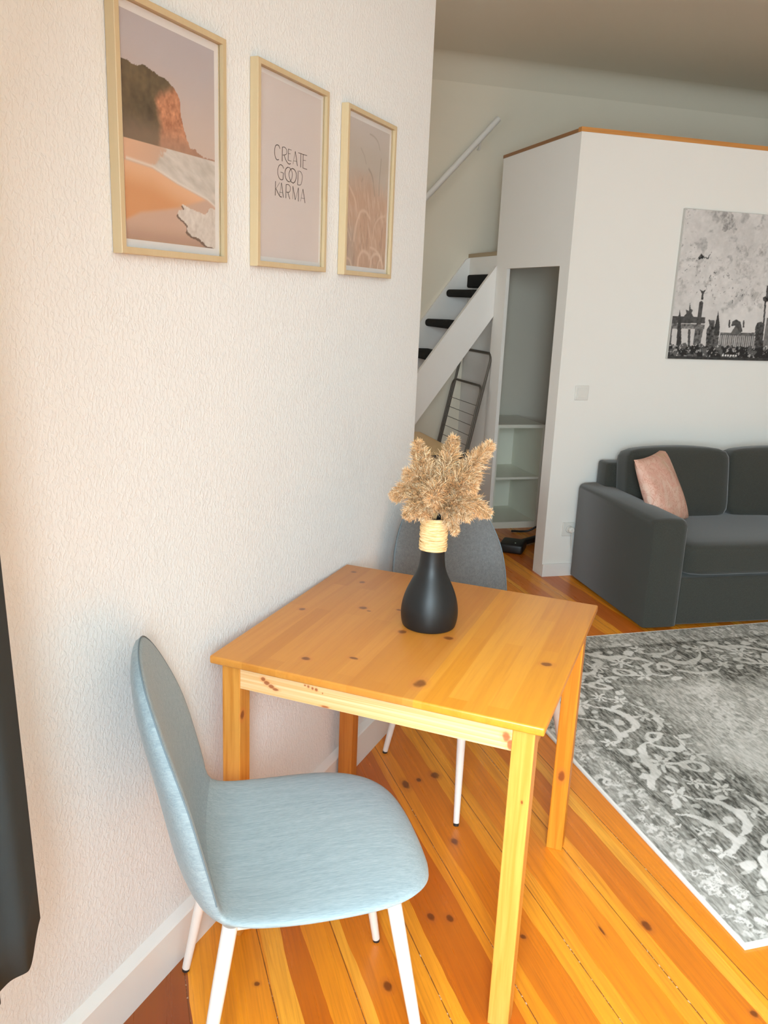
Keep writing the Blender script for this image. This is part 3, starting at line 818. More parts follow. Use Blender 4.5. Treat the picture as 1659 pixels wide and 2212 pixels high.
for i in range(9 * 28):
    a = 2 * math.pi * i / 28
    z = 0.236 + 0.032 * math.sin(i * 0.021)
    pts.append((0.0335 * math.cos(a), 0.0335 * math.sin(a), z))
rw.tube(pts, 0.0016, 6)
M_rope = NT('jute_twine', 0.85, 0.2)
M_rope.base(M_rope.mix(M_rope.rng(M_rope.noise(M_rope.coord((1, 1, 8)), 60, 3), 0.35, 0.65), (0.90, 0.66, 0.36), (0.68, 0.42, 0.17)))
rw.build('rope_wrap', M_rope.m, va, smooth=True, angle=80)

# ------------------------------------------------------------------ dried reed plumes standing in the vase
def plume_mat():
    k = NT('dried_reed_plume', 0.9, 0.2)
    a = k.n('ShaderNodeAttribute', attribute_name='Col')
    k.base(a.outputs['Color'])
    k.b.inputs['Subsurface Weight'].default_value = 0.0
    return k.m
M_plume = plume_mat()
M_stalk = plain('dried_reed_stem', (0.50, 0.30, 0.13), 0.8)
rdir = np.array([0.91, 0.41, 0.0])        # across the view
fdir = np.array([0.38, -0.92, 0.0])       # towards the window side
def plume(tip, label, n=720, start=0.0, seed=1, fat=1.0):
    r = np.random.default_rng(seed)
    mouth = np.array([0.0, 0.0, 0.278])
    tipw = rdir * tip[0] + fdir * tip[1] + np.array([0, 0, tip[2]])
    low = np.array([rdir[0] * tip[0] * 0.06, rdir[1] * tip[0] * 0.06, 0.10])
    mid = mouth * 0.45 + tipw * 0.55 + np.array([0, 0, 0.035 if tip[2] < 0.40 else 0.012])
    sp_ = smooth_curve([low, mouth + (tipw - mouth) * 0.03 * np.array([1, 1, 0]), mid, tipw], 10)
    T = thing('reed_plume', label, 'dried plume', M=at(vx, vy, 0.7302), group='dried reed plumes in the black vase')
    MB().tube(sp_[:22], 0.0016, 6).build('stem', M_stalk, T, smooth=True)
    seg = sp_[11:]
    ns = len(seg) - 1
    V = []; F = []; Cc = []
    for i in range(n):
        t = r.random() ** 0.85
        x = t * ns; a = min(int(x), ns - 1); f = x - a
        p = seg[a] * (1 - f) + seg[a + 1] * f
        d = seg[a + 1] - seg[a]; d = d / np.linalg.norm(d)
        o = r.normal(size=3); o -= d * o.dot(d); o /= np.linalg.norm(o)
        prof_r = (0.55 + 0.55 * math.sin(math.pi * min(1.0, t * 0.8 + 0.2))) * (1.0 - 0.62 * t ** 2)
        Lr = (0.020 + 0.026 * r.random()) * prof_r * fat
        g = d * (0.75 + 0.6 * r.random()) + o * (0.65 + 0.35 * r.random())
        g /= np.linalg.norm(g)
        q0 = p + o * 0.002
        droop = np.array([0, 0, -0.25 * Lr])
        q1 = q0 + g * Lr * 0.5
        q2 = q0 + g * Lr + droop * 0.6
        q3 = q0 + g * Lr * 1.35 + droop
        # a branchlet carries small side hairs
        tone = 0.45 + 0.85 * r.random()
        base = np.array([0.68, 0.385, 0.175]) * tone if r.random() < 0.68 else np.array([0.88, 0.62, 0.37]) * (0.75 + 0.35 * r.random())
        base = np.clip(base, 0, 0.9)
        def ribbon(pp, w):
            pp = [np.asarray(z_) for z_ in pp]
            dd = pp[-1] - pp[0]
            side = np.cross(dd, r.normal(size=3)); side /= (np.linalg.norm(side) + 1e-9)
            nn = np.cross(side, dd); nn /= (np.linalg.norm(nn) + 1e-9)
            b0 = len(V)
            m_ = len(pp)
            for k_, z_ in enumerate(pp):
                ww = w * (1 - 0.8 * k_ / (m_ - 1))
                V.extend([z_ + side * ww, z_ - side * ww * 0.5 + nn * ww * 0.85, z_ - side * ww * 0.5 - nn * ww * 0.85])
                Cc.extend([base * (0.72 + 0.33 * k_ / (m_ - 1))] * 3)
            for k_ in range(m_ - 1):
                for e_ in range(3):
                    a_ = b0 + 3 * k_ + e_; c_ = b0 + 3 * k_ + (e_ + 1) % 3
                    F.append((a_, c_, c_ + 3, a_ + 3))
        ribbon([q0, q1, q2, q3], 0.00075)
        for s_ in range(5):
            tt = 0.25 + 0.75 * r.random()
            b_ = q0 + (q2 - q0) * tt
            o2 = r.normal(size=3); o2 /= np.linalg.norm(o2)
            e = g * 0.9 + o2 * 0.75; e /= np.linalg.norm(e)
            ribbon([b_, b_ + e * (0.007 + 0.007 * r.random()) * fat], 0.0009)
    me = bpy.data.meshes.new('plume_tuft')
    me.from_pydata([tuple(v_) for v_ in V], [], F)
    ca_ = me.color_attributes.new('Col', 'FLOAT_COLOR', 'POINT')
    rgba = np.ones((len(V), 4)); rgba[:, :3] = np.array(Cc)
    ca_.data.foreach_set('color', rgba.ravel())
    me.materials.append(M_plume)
    o_ = bpy.data.objects.new('plume_tuft', me); C.objects.link(o_); o_.parent = T
    return T
# tip: across the view, towards the window, height above the vase foot
plume((-0.050, -0.02, 0.448), 'dried reed plume in the vase, tip pointing up at the left', seed=2, n=620)
plume((0.036, -0.03, 0.462), 'dried reed plume in the vase, tip pointing straight up in the middle', seed=3, n=620)
plume((0.122, -0.01, 0.455), 'dried reed plume in the vase, long tip slanting up to the right', seed=4, n=760)
plume((-0.100, 0.02, 0.330), 'dried reed plume in the vase, tip reaching out level to the left', seed=5, n=560, fat=0.9)
plume((-0.066, 0.055, 0.292), 'dried reed plume in the vase, short tip bending down to the lower left', seed=6, n=480, fat=0.9)
plume((0.127, 0.01, 0.292), 'dried reed plume in the vase, tip drooping to the lower right', seed=7, n=620, fat=0.9)
plume((0.046, 0.075, 0.262), 'dried reed plume in the vase, tip hanging over the front of the rope', seed=8, n=420, fat=0.75)
plume((-0.012, 0.105, 0.345), 'dried reed plume in the vase, middle of the bunch, head towards the viewer', seed=9, n=620)
plume((0.080, 0.075, 0.372), 'dried reed plume in the vase, head right of the middle leaning to the viewer', seed=10, n=620)
plume((-0.030, 0.085, 0.300), 'dried reed plume in the vase, short head low at the front left', seed=13, n=480, fat=0.9)
plume((0.075, 0.080, 0.300), 'dried reed plume in the vase, short head low at the front right', seed=14, n=480, fat=0.9)
plume((-0.070, 0.02, 0.380), 'dried reed plume in the vase, head between the left tips', seed=15, n=520)
plume((0.095, -0.02, 0.375), 'dried reed plume in the vase, head under the long right tip', seed=16, n=560)
plume((-0.020, -0.085, 0.385), 'dried reed plume in the vase, leaning away at the back of the bunch', seed=12, n=520)

# ------------------------------------------------------------------ upholstered chairs
def fabric(name, c1, c2, al='x'):
    k = NT(name, 0.92, 0.2)
    st_ = (18, 160, 160) if al == 'x' else (160, 18, 160)
    st2 = (5, 55, 55)
    v = k.coord(st_)
    n_ = k.noise(v, 3.2, 3, 0.6)
    n2 = k.noise(k.coord(st2), 2.2, 3, 0.6, 0.6)
    f = k.rng(k.math('ADD', k.math('MULTIPLY', n_, 0.6), k.math('MULTIPLY', n2, 0.4)), 0.36, 0.64)
    k.base(k.mix(f, c1, c2))
    k.b.inputs['Sheen Weight'].default_value = 0.15
    k.bump(k.noise(k.coord((250, 700, 700)), 1.0, 2), 0.2, 0.0006)
    return k.m
PROF = [(0.240, 0.430), (0.226, 0.446), (0.195, 0.456), (0.145, 0.459), (0.08, 0.457), (0.0, 0.451), (-0.08, 0.444), (-0.135, 0.443), (-0.175, 0.451), (-0.202, 0.474), (-0.218, 0.512),
        (-0.230, 0.57), (-0.244, 0.64), (-0.259, 0.71), (-0.277, 0.785), (-0.292, 0.855), (-0.298, 0.893)]
def chair_shell():
    P = smooth_curve(PROF, 8)
    P = np.array(P)
    seg = np.r_[0, np.cumsum(np.linalg.norm(np.diff(P, axis=0), axis=1))]
    Ltot = seg[-1]
    def at_s(s):
        x = np.interp(s, seg, P[:, 0]); z = np.interp(s, seg, P[:, 1])
        return x, z
    ic = np.argmin(np.abs(P[:, 0] + 0.190) + np.abs(P[:, 1] - 0.452))
    s_c = seg[ic]
    def width(s):
        t = s / Ltot
        xs = [0, 0.10, 0.25, 0.40, s_c / Ltot, 0.60, 0.72, 0.85, 1.0]
        ws = [0.215, 0.228, 0.232, 0.227, 0.216, 0.222, 0.222, 0.203, 0.172]
        # smooth piecewise
        return np.interp(t, np.linspace(0, 1, 60), np.convolve(np.r_[np.full(4, ws[0]), np.interp(np.linspace(0, 1, 60), xs, ws), np.full(4, ws[-1])], np.ones(9) / 9, 'valid'))
    def curl(s):
        return np.interp(s / Ltot, [0, 0.1, 0.3, s_c / Ltot - 0.06, s_c / Ltot, s_c / Ltot + 0.08, 0.75, 1.0], [-0.006, 0.0, 0.012, 0.026, 0.034, 0.040, 0.034, 0.018])
    N = 28
    ny = 56; nx = 28
    rows = []
    def solve(a, b):
        # scale so that the ring k=max(|a|,|b|) becomes a rounded rectangle
        k_ = max(abs(a), abs(b))
        if k_ < 1e-9: return 0.0, 0.0
        A, Bb = a / k_, b / k_
        lo, hi = 0.0, 1.0
        for _ in range(30):
            m_ = (lo + hi) / 2
            pb = 7.0 if B_side(Bb) else 4.6
            if abs(A * m_) ** 2.6 + abs(Bb * m_) ** pb > 1: hi = m_
            else: lo = m_
        # blend towards the square near the middle
        return a * lo, b * lo
    def B_side(b_): return b_ < 0
    top = np.zeros((ny + 1, nx + 1, 3)); bot = np.zeros_like(top); S = np.zeros((ny + 1, nx + 1))
    ring = np.zeros((ny + 1, nx + 1))
    h0t, h0b = 0.012, 0.015
    def mid_pt(x, s):
        px, pz = at_s(s)
        e_ = 1e-3
        ax, az = at_s(max(0, s - e_)); bx_, bz_ = at_s(min(Ltot, s + e_))
        tx, tz = bx_ - ax, bz_ - az
        l_ = math.hypot(tx, tz); tx /= l_; tz /= l_
        nx_, nz_ = tz, -tx              # normal: up on the seat, forward on the back
        w = width(s)
        cu = curl(s) * abs(x) ** 2.2
        return np.array([px + nx_ * cu, x * w, pz + nz_ * cu]), np.array([nx_, 0, nz_])
    for j in range(ny + 1):
        for i in range(nx + 1):
            a = math.sin((2 * i / nx - 1) * math.pi / 2); b = (2 * j / ny - 1)
            b = math.copysign(1 - (1 - abs(b)) ** 1.35, b)
            x, y = solve(a, b)
            s = (y + 1) / 2 * Ltot
            k_ = max(abs(a), abs(b))
            p, n_ = mid_pt(x, s)
            # proper normal from the lateral slope as well
            p2, _ = mid_pt(min(1, x + 0.01), s); p1, _ = mid_pt(max(-1, x - 0.01), s)
            lt = p2 - p1; lt /= np.linalg.norm(lt)
            n_ = n_ - lt * n_.dot(lt); n_ /= np.linalg.norm(n_)
            th = max(0.0, 1 - k_ ** 9) ** 0.5
            pf = 1 + 0.35 * (1 - x * x) * (1.0 if s < s_c else 0.4)
            top[j, i] = p + n_ * h0t * th * pf
            bot[j, i] = p - n_ * (h0b + 0.012 * float(sstep(s_c - 0.05, s_c + 0.12, s))) * th
            S[j, i] = s; ring[j, i] = k_
    return top, bot, S, ring, s_c, nx, ny
SHELL = chair_shell()
def make_chair(name, label, M, mats):
    top, bot, S, ring, s_c, nx, ny = SHELL
    T = thing(name, label, 'chair', M=M, group='fabric shell chairs at the pine table')
    js = int(np.argmin(np.abs(S[:, nx // 2] - s_c)))
    for nm, j0, j1 in (('seat', 0, js), ('backrest', js, ny)):
        m = MB(); V = []; id_ = {}
        for side, A in ((0, top), (1, bot)):
            for j in range(j0, j1 + 1):
                for i in range(nx + 1):
                    if side == 1 and (i in (0, nx) or (j == 0) or (j == ny)):
                        id_[(1, j, i)] = id_[(0, j, i)]; continue
                    id_[(side, j, i)] = len(V); V.append(A[j, i])
        F = []
        for side in (0, 1):
            for j in range(j0, j1):
                for i in range(nx):
                    f = [id_[(side, j, i)], id_[(side, j, i + 1)], id_[(side, j + 1, i + 1)], id_[(side, j + 1, i)]]
                    F.append(tuple(f if side == 0 else f[::-1]))
        # close the joint face between seat and backrest
        jj = js
        loop = [id_[(0, jj, i)] for i in range(nx + 1)] + [id_[(1, jj, i)] for i in range(nx - 1, 0, -1)]
        F.append(tuple(loop))
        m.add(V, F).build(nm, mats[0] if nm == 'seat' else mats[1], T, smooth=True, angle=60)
    # sewn seam around the backrest edge
    loop = [top[j, 0] for j in range(js, ny + 1)] + [top[ny, i] for i in range(1, nx)] + [top[j, nx] for j in range(ny, js - 1, -1)]
    lp = []
    for p in loop[2:-2]:
        lp.append(tuple(p + np.array([0.0015, 0, 0.0])))
    MB().tube(lp, 0.0014, 6).build('seam', mats[2], T, smooth=True)
    fr = MB()
    fr.tube([(-0.148, -0.160, 0.417), (0.148, -0.160, 0.417)], 0.008, 8).tube([(-0.148, 0.160, 0.417), (0.148, 0.160, 0.417)], 0.008, 8)
    fr.tube([(-0.14, -0.160, 0.415), (-0.14, 0.160, 0.415)], 0.008, 8).tube([(0.14, -0.160, 0.415), (0.14, 0.160, 0.415)], 0.008, 8)
    fr.build('under_frame', M_leg, T, smooth=True)
    for sx in (-1, 1):
        for sy in (-1, 1):
            a = Vector((sx * 0.150, sy * 0.162, 0.424)); b = Vector((sx * 0.225, sy * 0.210, 0.004))
            lg = MB().tube([a, a.lerp(b, 0.3), a.lerp(b, 0.990)], [0.0142, 0.0134, 0.0090], 16).build('leg', M_leg, T, smooth=True)
            MB().tube([a.lerp(b, 0.990), Vector((b.x, b.y, 0.0))], [0.0086, 0.0084], 16).build('foot_cap', M_cap, lg, smooth=True)
    return T
M_leg = plain('white_lacquered_leg', (0.80, 0.735, 0.69), 0.35, 0.5)
M_cap = plain('black_foot_cap', (0.02, 0.02, 0.02), 0.5)
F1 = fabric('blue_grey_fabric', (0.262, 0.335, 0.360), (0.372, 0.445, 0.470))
F1_shaded = fabric('blue_grey_fabric_back_shaded', (0.225, 0.290, 0.320), (0.330, 0.400, 0.430))  # same fabric made darker, shade of the backrest put into the colour
M_seam = plain('grey_thread', (0.16, 0.21, 0.24), 0.9)
make_chair('shell_chair', 'light blue-grey fabric chair with white legs in front of the table, in the foreground', at(0.355, 1.104, 0, math.radians(38.3)), (F1, F1_shaded, M_seam))
F2 = fabric('dark_grey_fabric', (0.110, 0.114, 0.116), (0.180, 0.184, 0.186))
make_chair('shell_chair', 'darker grey fabric chair behind the table, partly hidden by the vase', at(0.374, 2.240, 0, math.radians(-38)), (F2, F2, M_seam))

# ------------------------------------------------------------------ framed prints
M_frame = wood('pale_oak_frame', (0.58, 0.46, 0.285), (0.52, 0.395, 0.225), 'z', contrast=0.7)
M_print = painted('print_paper', 0.35, 0.4)
M_mat = plain('white_paper', (0.82, 0.79, 0.77), 0.5)
def beach(X, Y):
    w, h_ = 0.266, 0.366
    x = X / w; y = Y / h_
    n1 = fbm(x, y * 1.35, 6, 3, 5); n2 = lerp(fbm(x, y * 1.35, 20, 9, 4), fbm(x, y * 1.35, 48, 13, 3), .45); n3 = fbm(x * .8, (y + x * .25) * 3.2, 9, 5, 4)
    xw = x + (n2 - .5) * .02
    yw = y + (n2 - .5) * .018
    sky = lerp(srgb([208, 188, 176]), srgb([190, 181, 184]), sstep(0.45, 1.0, y)[..., None])
    c = sky + 0 * x[..., None]
    cliff = [(-.1, .40), (-.1, .795), (0, .79), (.16, .785), (.2, .795), (.26, .79), (.376, .775), (.47, .765), (.53, .745), (.57, .72), (.59, .70), (.595, .66), (.60, .62), (.63, .57), (.66, .53), (.69, .51), (.705, .485), (.765, .485), (.80, .467), (.9, .46), (1.1, .455), (1.1, .44), (.7, .445), (.4, .45)]
    inc = inpoly(xw, yw, cliff)
    lit = sstep(.32, .40, xw - 0.10 * (0.75 - y) + (n1 - .5) * .16) * (1 - sstep(.70, .755, y - (xw - .45) * .35 + (n1 - .5) * .06))
    dark = lerp(srgb([66, 57, 47]), srgb([122, 104, 78]), np.clip(n1 * 1.2 + (n2 - .5) * .9, 0, 1)[..., None])
    dark = lerp(dark, srgb([140, 118, 98]), (1 - sstep(.48, .60, y))[..., None] * .8)
    orange = lerp(srgb([168, 112, 82]), srgb([222, 158, 122]), np.clip(n2 * 2.6 - .8, 0, 1)[..., None])
    orange = lerp(orange, srgb([172, 134, 112]), (1 - sstep(.46, .58, y))[..., None] * .8)
    cl = lerp(dark, orange, lit[..., None])
    c = np.where(inc[..., None], cl, c)
    below = y < .452 - 0.0 * x
    sand_up = lerp(srgb([222, 178, 148]), srgb([205, 172, 150]), sstep(0, .5, x)[..., None])
    sea = lerp(srgb([196, 187, 177]), srgb([222, 213, 205]), np.clip(n3 * 2 - .5, 0, 1)[..., None])
    seam = sstep(-.02, .03, (x - .30) + (y - .36) * -1.2 + (n2 - .5) * .2)
    g = lerp(sand_up, sea, seam[..., None])
    c = np.where(below[..., None], g, c)
    # foam line and orange sand tongue
    lt = np.interp(x, [0, .28, .55, .9, 1], [.362, .350, .300, .250, .22])
    lb = np.interp(x, [0, .15, .32, .55, .7, .93], [.07, .115, .135, .165, .195, .243])
    tongue = (y < lt) & (y > lb) & (x < .93)
    tc = lerp(srgb([230, 182, 144]), srgb([213, 154, 108]), sstep(.0, .14, lt - y)[..., None])
    wet = lerp(srgb([205, 172, 152]), srgb([182, 148, 128]), sstep(.1, .0, y)[..., None]) + 0 * x[..., None]
    c = np.where((y <= lb)[..., None] & (y < lt)[..., None], wet, c)
    c = np.where(((y < lt) & (x >= .93))[..., None], wet, c)
    f = sstep(0, .012, lt - y) * sstep(0, .03, y - lb)
    c = np.where(tongue[..., None], lerp(wet, tc, f[..., None]), c)
    fl = np.exp(-((y - lt - .004) / .007) ** 2) * (x > 0.02)
    c = lerp(c, srgb([232, 222, 214]), (fl * .8)[..., None])
    foam = [(.60, .205), (.66, .20), (.78, .185), (.88, .17), (.93, .215), (1.1, .19), (1.1, -.1), (.97, .002), (.90, .008), (.84, .022), (.80, .035), (.70, .055), (.64, .075), (.66, .10), (.58, .125), (.54, .15), (.57, .17), (.62, .178)]
    xf = x + (n2 - .5) * .05; yf = y + (n1 - .5) * .03
    fo = inpoly(xf, yf, foam); fs_ = inpoly(xf + .012, yf + .010, foam)
    c = np.where((fs_ & ~fo)[..., None], srgb([120, 98, 84]), c)
    c = np.where(fo[..., None], lerp(srgb([202, 190, 180]), srgb([232, 224, 216]), np.clip(n2 * 1.7 - .35, 0, 1)[..., None]), c)
    return c
def reeds(X, Y):
    w, h_ = 0.266, 0.366
    x = X / w; y = Y / h_
    n1 = fbm(x, y, 4, 21, 4); n2 = fbm(x * 2, y, 8, 25, 4)
    c = lerp(srgb([186, 150, 124]), srgb([204, 168, 142]), n1[..., None])
    c = lerp(c, srgb([196, 184, 172]), sstep(.48, .70, y + (n1 - .5) * .15)[..., None])
    c = lerp(c, srgb([206, 196, 190]), sstep(.75, 1.0, y)[..., None])
    c = lerp(c, srgb([176, 160, 146]), (sstep(.36, .2, y) * sstep(.35, .1, x) * .7)[..., None])
    c = lerp(c, srgb([222, 198, 178]), (np.clip(fbm(x * 2.2 + y * 1.1, y * .6, 16, 27, 4) * 3.2 - 1.6, 0, 1) * sstep(.66, .5, y))[..., None] * .7)
    c = lerp(c, srgb([150, 112, 88]), (np.clip(fbm(x * 2.2 - y * .5, y * .7, 14, 31, 4) * 3.2 - 1.75, 0, 1) * sstep(.55, .3, y))[..., None] * .6)
    r = np.random.default_rng(5)
    def stroke(P, wd, col, al):
        nonlocal c
        P = smooth_curve([(a, b) for a, b in P], 10)
        d = np.full(x.shape, 9.0)
        for p, q in zip(P[:-1], P[1:]):
            e = q - p; L2 = (e ** 2).sum() + 1e-12
            t = np.clip(((x - p[0]) * e[0] + (y - p[1]) * 1.0 * e[1]) / L2, 0, 1)
            d = np.minimum(d, np.hypot((x - p[0] - t * e[0]) * .73, y - p[1] - t * e[1]))
        c = lerp(c, srgb(col), (np.exp(-(d / wd) ** 2) * al * .8)[..., None])
    li_ = [228, 204, 184]
    stroke([(.20, .18), (.25, .30), (.33, .385), (.45, .40), (.56, .36)], .012, li_, .75)
    stroke([(.16, .14), (.22, .28), (.32, .37)], .006, li_, .6)
    stroke([(.02, .56), (.10, .52), (.20, .46), (.25, .38)], .010, li_, .7)
    stroke([(.30, .0), (.33, .07), (.42, .115), (.55, .10), (.58, .07)], .014, li_, .85)
    stroke([(.62, .0), (.65, .08), (.76, .11), (.88, .08), (.93, .0)], .013, li_, .85)
    stroke([(.60, .15), (.72, .14), (.85, .10), (.95, .02)], .010, li_, .8)
    stroke([(.80, .0), (.84, .06), (.90, .07)], .007, li_, .8)
    stroke([(.66, .22), (.70, .32), (.82, .38), (.95, .40)], .010, li_, .6)
    stroke([(.0, .27), (.06, .24), (.12, .18)], .008, li_, .6)
    stroke([(.0, .05), (.10, .045), (.16, .0)], .010, li_, .7)
    stroke([(.0, .40), (.12, .40), (.22, .37)], .02, [200, 170, 150], .6)
    dk_ = [140, 124, 104]
    stroke([(.50, .94), (.60, .935), (.70, .91), (.76, .86)], .006, dk_, .55)
    stroke([(.30, .82), (.38, .78), (.43, .73)], .006, dk_, .5)
    stroke([(.50, .70), (.57, .67), (.62, .62), (.67, .53)], .009, dk_, .8)
    stroke([(.80, .80), (.78, .68), (.77, .54)], .006, dk_, .75)
    stroke([(.34, .60), (.36, .62)], .008, dk_, .5)
    for i in range(26):
        x0 = r.random(); y0 = .08 + .5 * r.random(); dx = (r.random() - .5) * .25
        stroke([(x0, y0), (x0 + dx * .5, y0 + .08), (x0 + dx, y0 + .10)], .006, [214, 184, 160], .35)
    return c
def plainpaper(X, Y):
    n1 = fbm(X, Y, 9, 2, 3)
    return lerp(srgb([219, 207, 203]), srgb([223, 212, 207]), n1[..., None])
def picture(y0, y1, z0, z1, label, fn, mg, group='framed prints on the picture wall', nx=190, ny=260):
    T = thing('picture_frame', label, 'framed picture', M=at(0.0, (y0 + y1) / 2, (z0 + z1) / 2), group=group)
    hw, hh = (y1 - y0) / 2, (z1 - z0) / 2
    fw, dp = 0.0115, 0.021
    m = MB()
    # mitred frame
    def rect(a, b, x): return [(x, -a, -b), (x, a, -b), (x, a, b), (x, -a, b)]
    R = [rect(hw, hh, 0.001), rect(hw, hh, dp - 0.001), rect(hw - 0.001, hh - 0.001, dp), rect(hw - fw, hh - fw, dp), rect(hw - fw, hh - fw, dp - 0.010), rect(hw - fw - .001, hh - fw - .001, 0.001)]
    vs = [p for r_ in R for p in r_]
    fs = []
    for a in range(len(R) - 1):
        for k_ in range(4):
            fs.append((a * 4 + k_, a * 4 + (k_ + 1) % 4, (a + 1) * 4 + (k_ + 1) % 4, (a + 1) * 4 + k_))
    m.add(vs, fs).build('frame_border', M_frame, T)
    iw, ih = hw - fw, hh - fw
    MB().box(0.002, -iw, -ih, 0.0085, iw, ih).build('mat_board', M_mat, T)
    pw, ph_ = iw - mg, ih - mg
    o = paint_grid('print', 2 * pw, 2 * ph_, nx, ny, lambda X, Y: fn(X / (2 * pw) * 0.266, Y / (2 * ph_) * 0.366), M_print, T, frame='yz')
    o.matrix_basis = Matrix.Translation((0.0090, -pw, -ph_))
    g_ = MB().box(0.0112, -iw, -ih, 0.0122, iw, ih).build('glazing', glaze.m, T)
    return T
glaze = NT('acrylic_glazing', 0.05, 0.25)
glaze.b.inputs['Transmission Weight'].default_value = 1.0
glaze.b.inputs['IOR'].default_value = 1.08
glaze.base((1, 1, 1))
picture(1.031, 1.351, 1.568, 1.987, 'framed beach photograph of a cliff and orange sand, leftmost on the picture wall', beach, 0.0145)
pc = picture(1.466, 1.788, 1.568, 1.987, 'framed lettering print reading CREATE GOOD KARMA, between the two photographs', plainpaper, 0.0105, nx=20, ny=30)
picture(1.890, 2.203, 1.567, 1.986, 'framed photograph of pale reeds, rightmost on the picture wall', reeds, 0.0130)
lt_ = MB()
for w_, P_ in LETTERS:
    Pp = smooth_curve(P_, 5) if len(P_) > 2 else [np.array(p) for p in P_]
    n_ = len(Pp)
    hw_ = w_ * 0.00042
    vs = []
    for i in range(n_):
        a = Pp[max(0, i - 1)]; b = Pp[min(n_ - 1, i + 1)]
        d = (b - a) / (np.linalg.norm(b - a) + 1e-9)
        nn = np.array([-d[1], d[0]]) * hw_
        for s_, x_ in ((1, 0.0091), (-1, 0.0091), (-1, 0.0094), (1, 0.0094)):
            q = Pp[i] + nn * s_
            vs.append((x_, q[0] - 0.007, q[1]))
    fs = []
    for i in range(n_ - 1):
        for k_ in range(4):
            fs.append((i * 4 + k_, i * 4 + (k_ + 1) % 4, (i + 1) * 4 + (k_ + 1) % 4, (i + 1) * 4 + k_))
    fs += [(0, 1, 2, 3), tuple((n_ - 1) * 4 + k_ for k_ in (3, 2, 1, 0))]
    lt_.add(vs, fs)
lt_.build('lettering', plain('dark_brown_ink', (0.055, 0.038, 0.028), 0.7), pc)

# ------------------------------------------------------------------ canvas print over the sofa
CU0, CU1, CZ0, CZ1 = 0.642, 1.84, 1.247, 2.040
cvp = thing('canvas_print', 'black and white city skyline canvas print on the white wall above the sofa', 'canvas print', M=pts_at((CU0 + CU1) / 2, 0.0, (CZ0 + CZ1) / 2))
def rcl(mb, name, mat, **kw): return rel(cvp, mb, name, mat, **kw)
rcl(MB().box(CU0, -0.019, CZ0, CU1, 0.0, CZ1, bev=0.002), 'canvas_body', plain('canvas_edge', (0.52, 0.50, 0.46), 0.8))
def skyline(X, Y):
    u = X + CU0; z = Y + CZ0
    n1 = fbm(u, z, 5, 41, 5); n2 = fbm(u, z, 30, 47, 4); n3 = fbm(u, z, 90, 50, 3)
    k_ = np.clip(0.60 + (n1 - .5) * .25 + (n2 - .5) * .12, 0, 1)
    uw = u + (fbm(u, z, 26, 59, 4) - .5) * .09; zw = z + (fbm(u, z, 24, 60, 4) - .5) * .09
    def put(name, tone, wobble=True, al=1.0, tex=0.0):
        nonlocal k_
        m_ = inpoly(uw if wobble else u, zw if wobble else z, SKY[name])
        v_ = tone * (1.0 if tone > .3 else .55) + (n3 - .5) * tex * .8
        k_ = np.where(m_, k_ * (1 - al) + v_ * al, k_)
    for s_ in ('st1', 'st2', 'st3', 'st4'): put(s_, .40, al=.35, tex=1.2)
    put('bird', .34, al=.7, tex=.9)
    put('crack', .12, al=.9)
    sp_ = (n3 > .74) & (n1 > .5) & (z > 1.55); k_ = np.where(sp_, .3, k_)
    for nm, tn, tx in (('gate_beam', .30, .5), ('gate_top', .13, .12), ('colA', .16, .2), ('colB', .14, .2), ('colC', .22, .35), ('spireA', .08, .08), ('quad', .14, .1), ('column', .13, .1), ('angel', .09, .1),
                       ('church', .16, .3), ('spire', .08, .08), ('hall', .26, .3), ('ped', .22, .1), ('dome', .14, .1), ('turA', .14, .1), ('turB', .14, .1), ('dome2', .11, .2), ('shaft', .12, .1), ('ball', .06, .1), ('ant', .09, .1), ('base', .07, .30)):
        put(nm, tn, wobble=False, tex=tx)
    # columns of the hall
    m_ = inpoly(u, z, SKY['hall']) & (z < 1.385) & (z > 1.315)
    k_ = np.where(m_ & (np.sin(u * 480) > .1), .42, k_)
    # the part of the print beyond the photo's edge
    r = np.random.default_rng(8)
    for i in range(14):
        a = 1.26 + i * .042; w_ = .03 + .03 * r.random(); t_ = 1.36 + .13 * r.random()
        k_ = np.where((u > a) & (u < a + w_) & (z < t_), .10 + .15 * n3, k_)
    k_ = np.where(z < 1.325 + (n2 - .5) * .05, np.clip(.02 + sstep(.5, .62, n2) * .09 + sstep(.62, .72, n3) * .38, 0, 1), k_)
    k_ = np.where((z < 1.262), .02 + .05 * n3, k_)
    for i in range(6):
        k_ = np.where(np.hypot(u - (1.0 + i * .0175), (z - 1.272)) < .0055, .75, k_)
    # antenna mast of the tower
    k_ = np.where((np.abs(u - 1.238) < .0035 * (1 + (1.9 - z))) & (z > 1.6) & (z < 1.86), .10, k_)
    k_ = np.clip(k_ + (z > 1.5) * ((fbm(u, z, 60, 61, 3) - .5) * .10 - sstep(.60, .72, fbm(u, z, 16, 66, 5)) * .20 * (n3 + .4)), .012, .9)
    return k_[..., None] * np.array([1.0, .955, .92])
pg = paint_grid('printed_face', CU1 - CU0 - 0.004, CZ1 - CZ0 - 0.004, 420, 280, skyline, painted('canvas_print_ink', 0.7, 0.3), cvp, frame='xz')
pg.matrix_basis = cvp.matrix_basis.inverted() @ RM @ Matrix.Translation((CU0 + 0.002, -0.0197, CZ0 + 0.002))

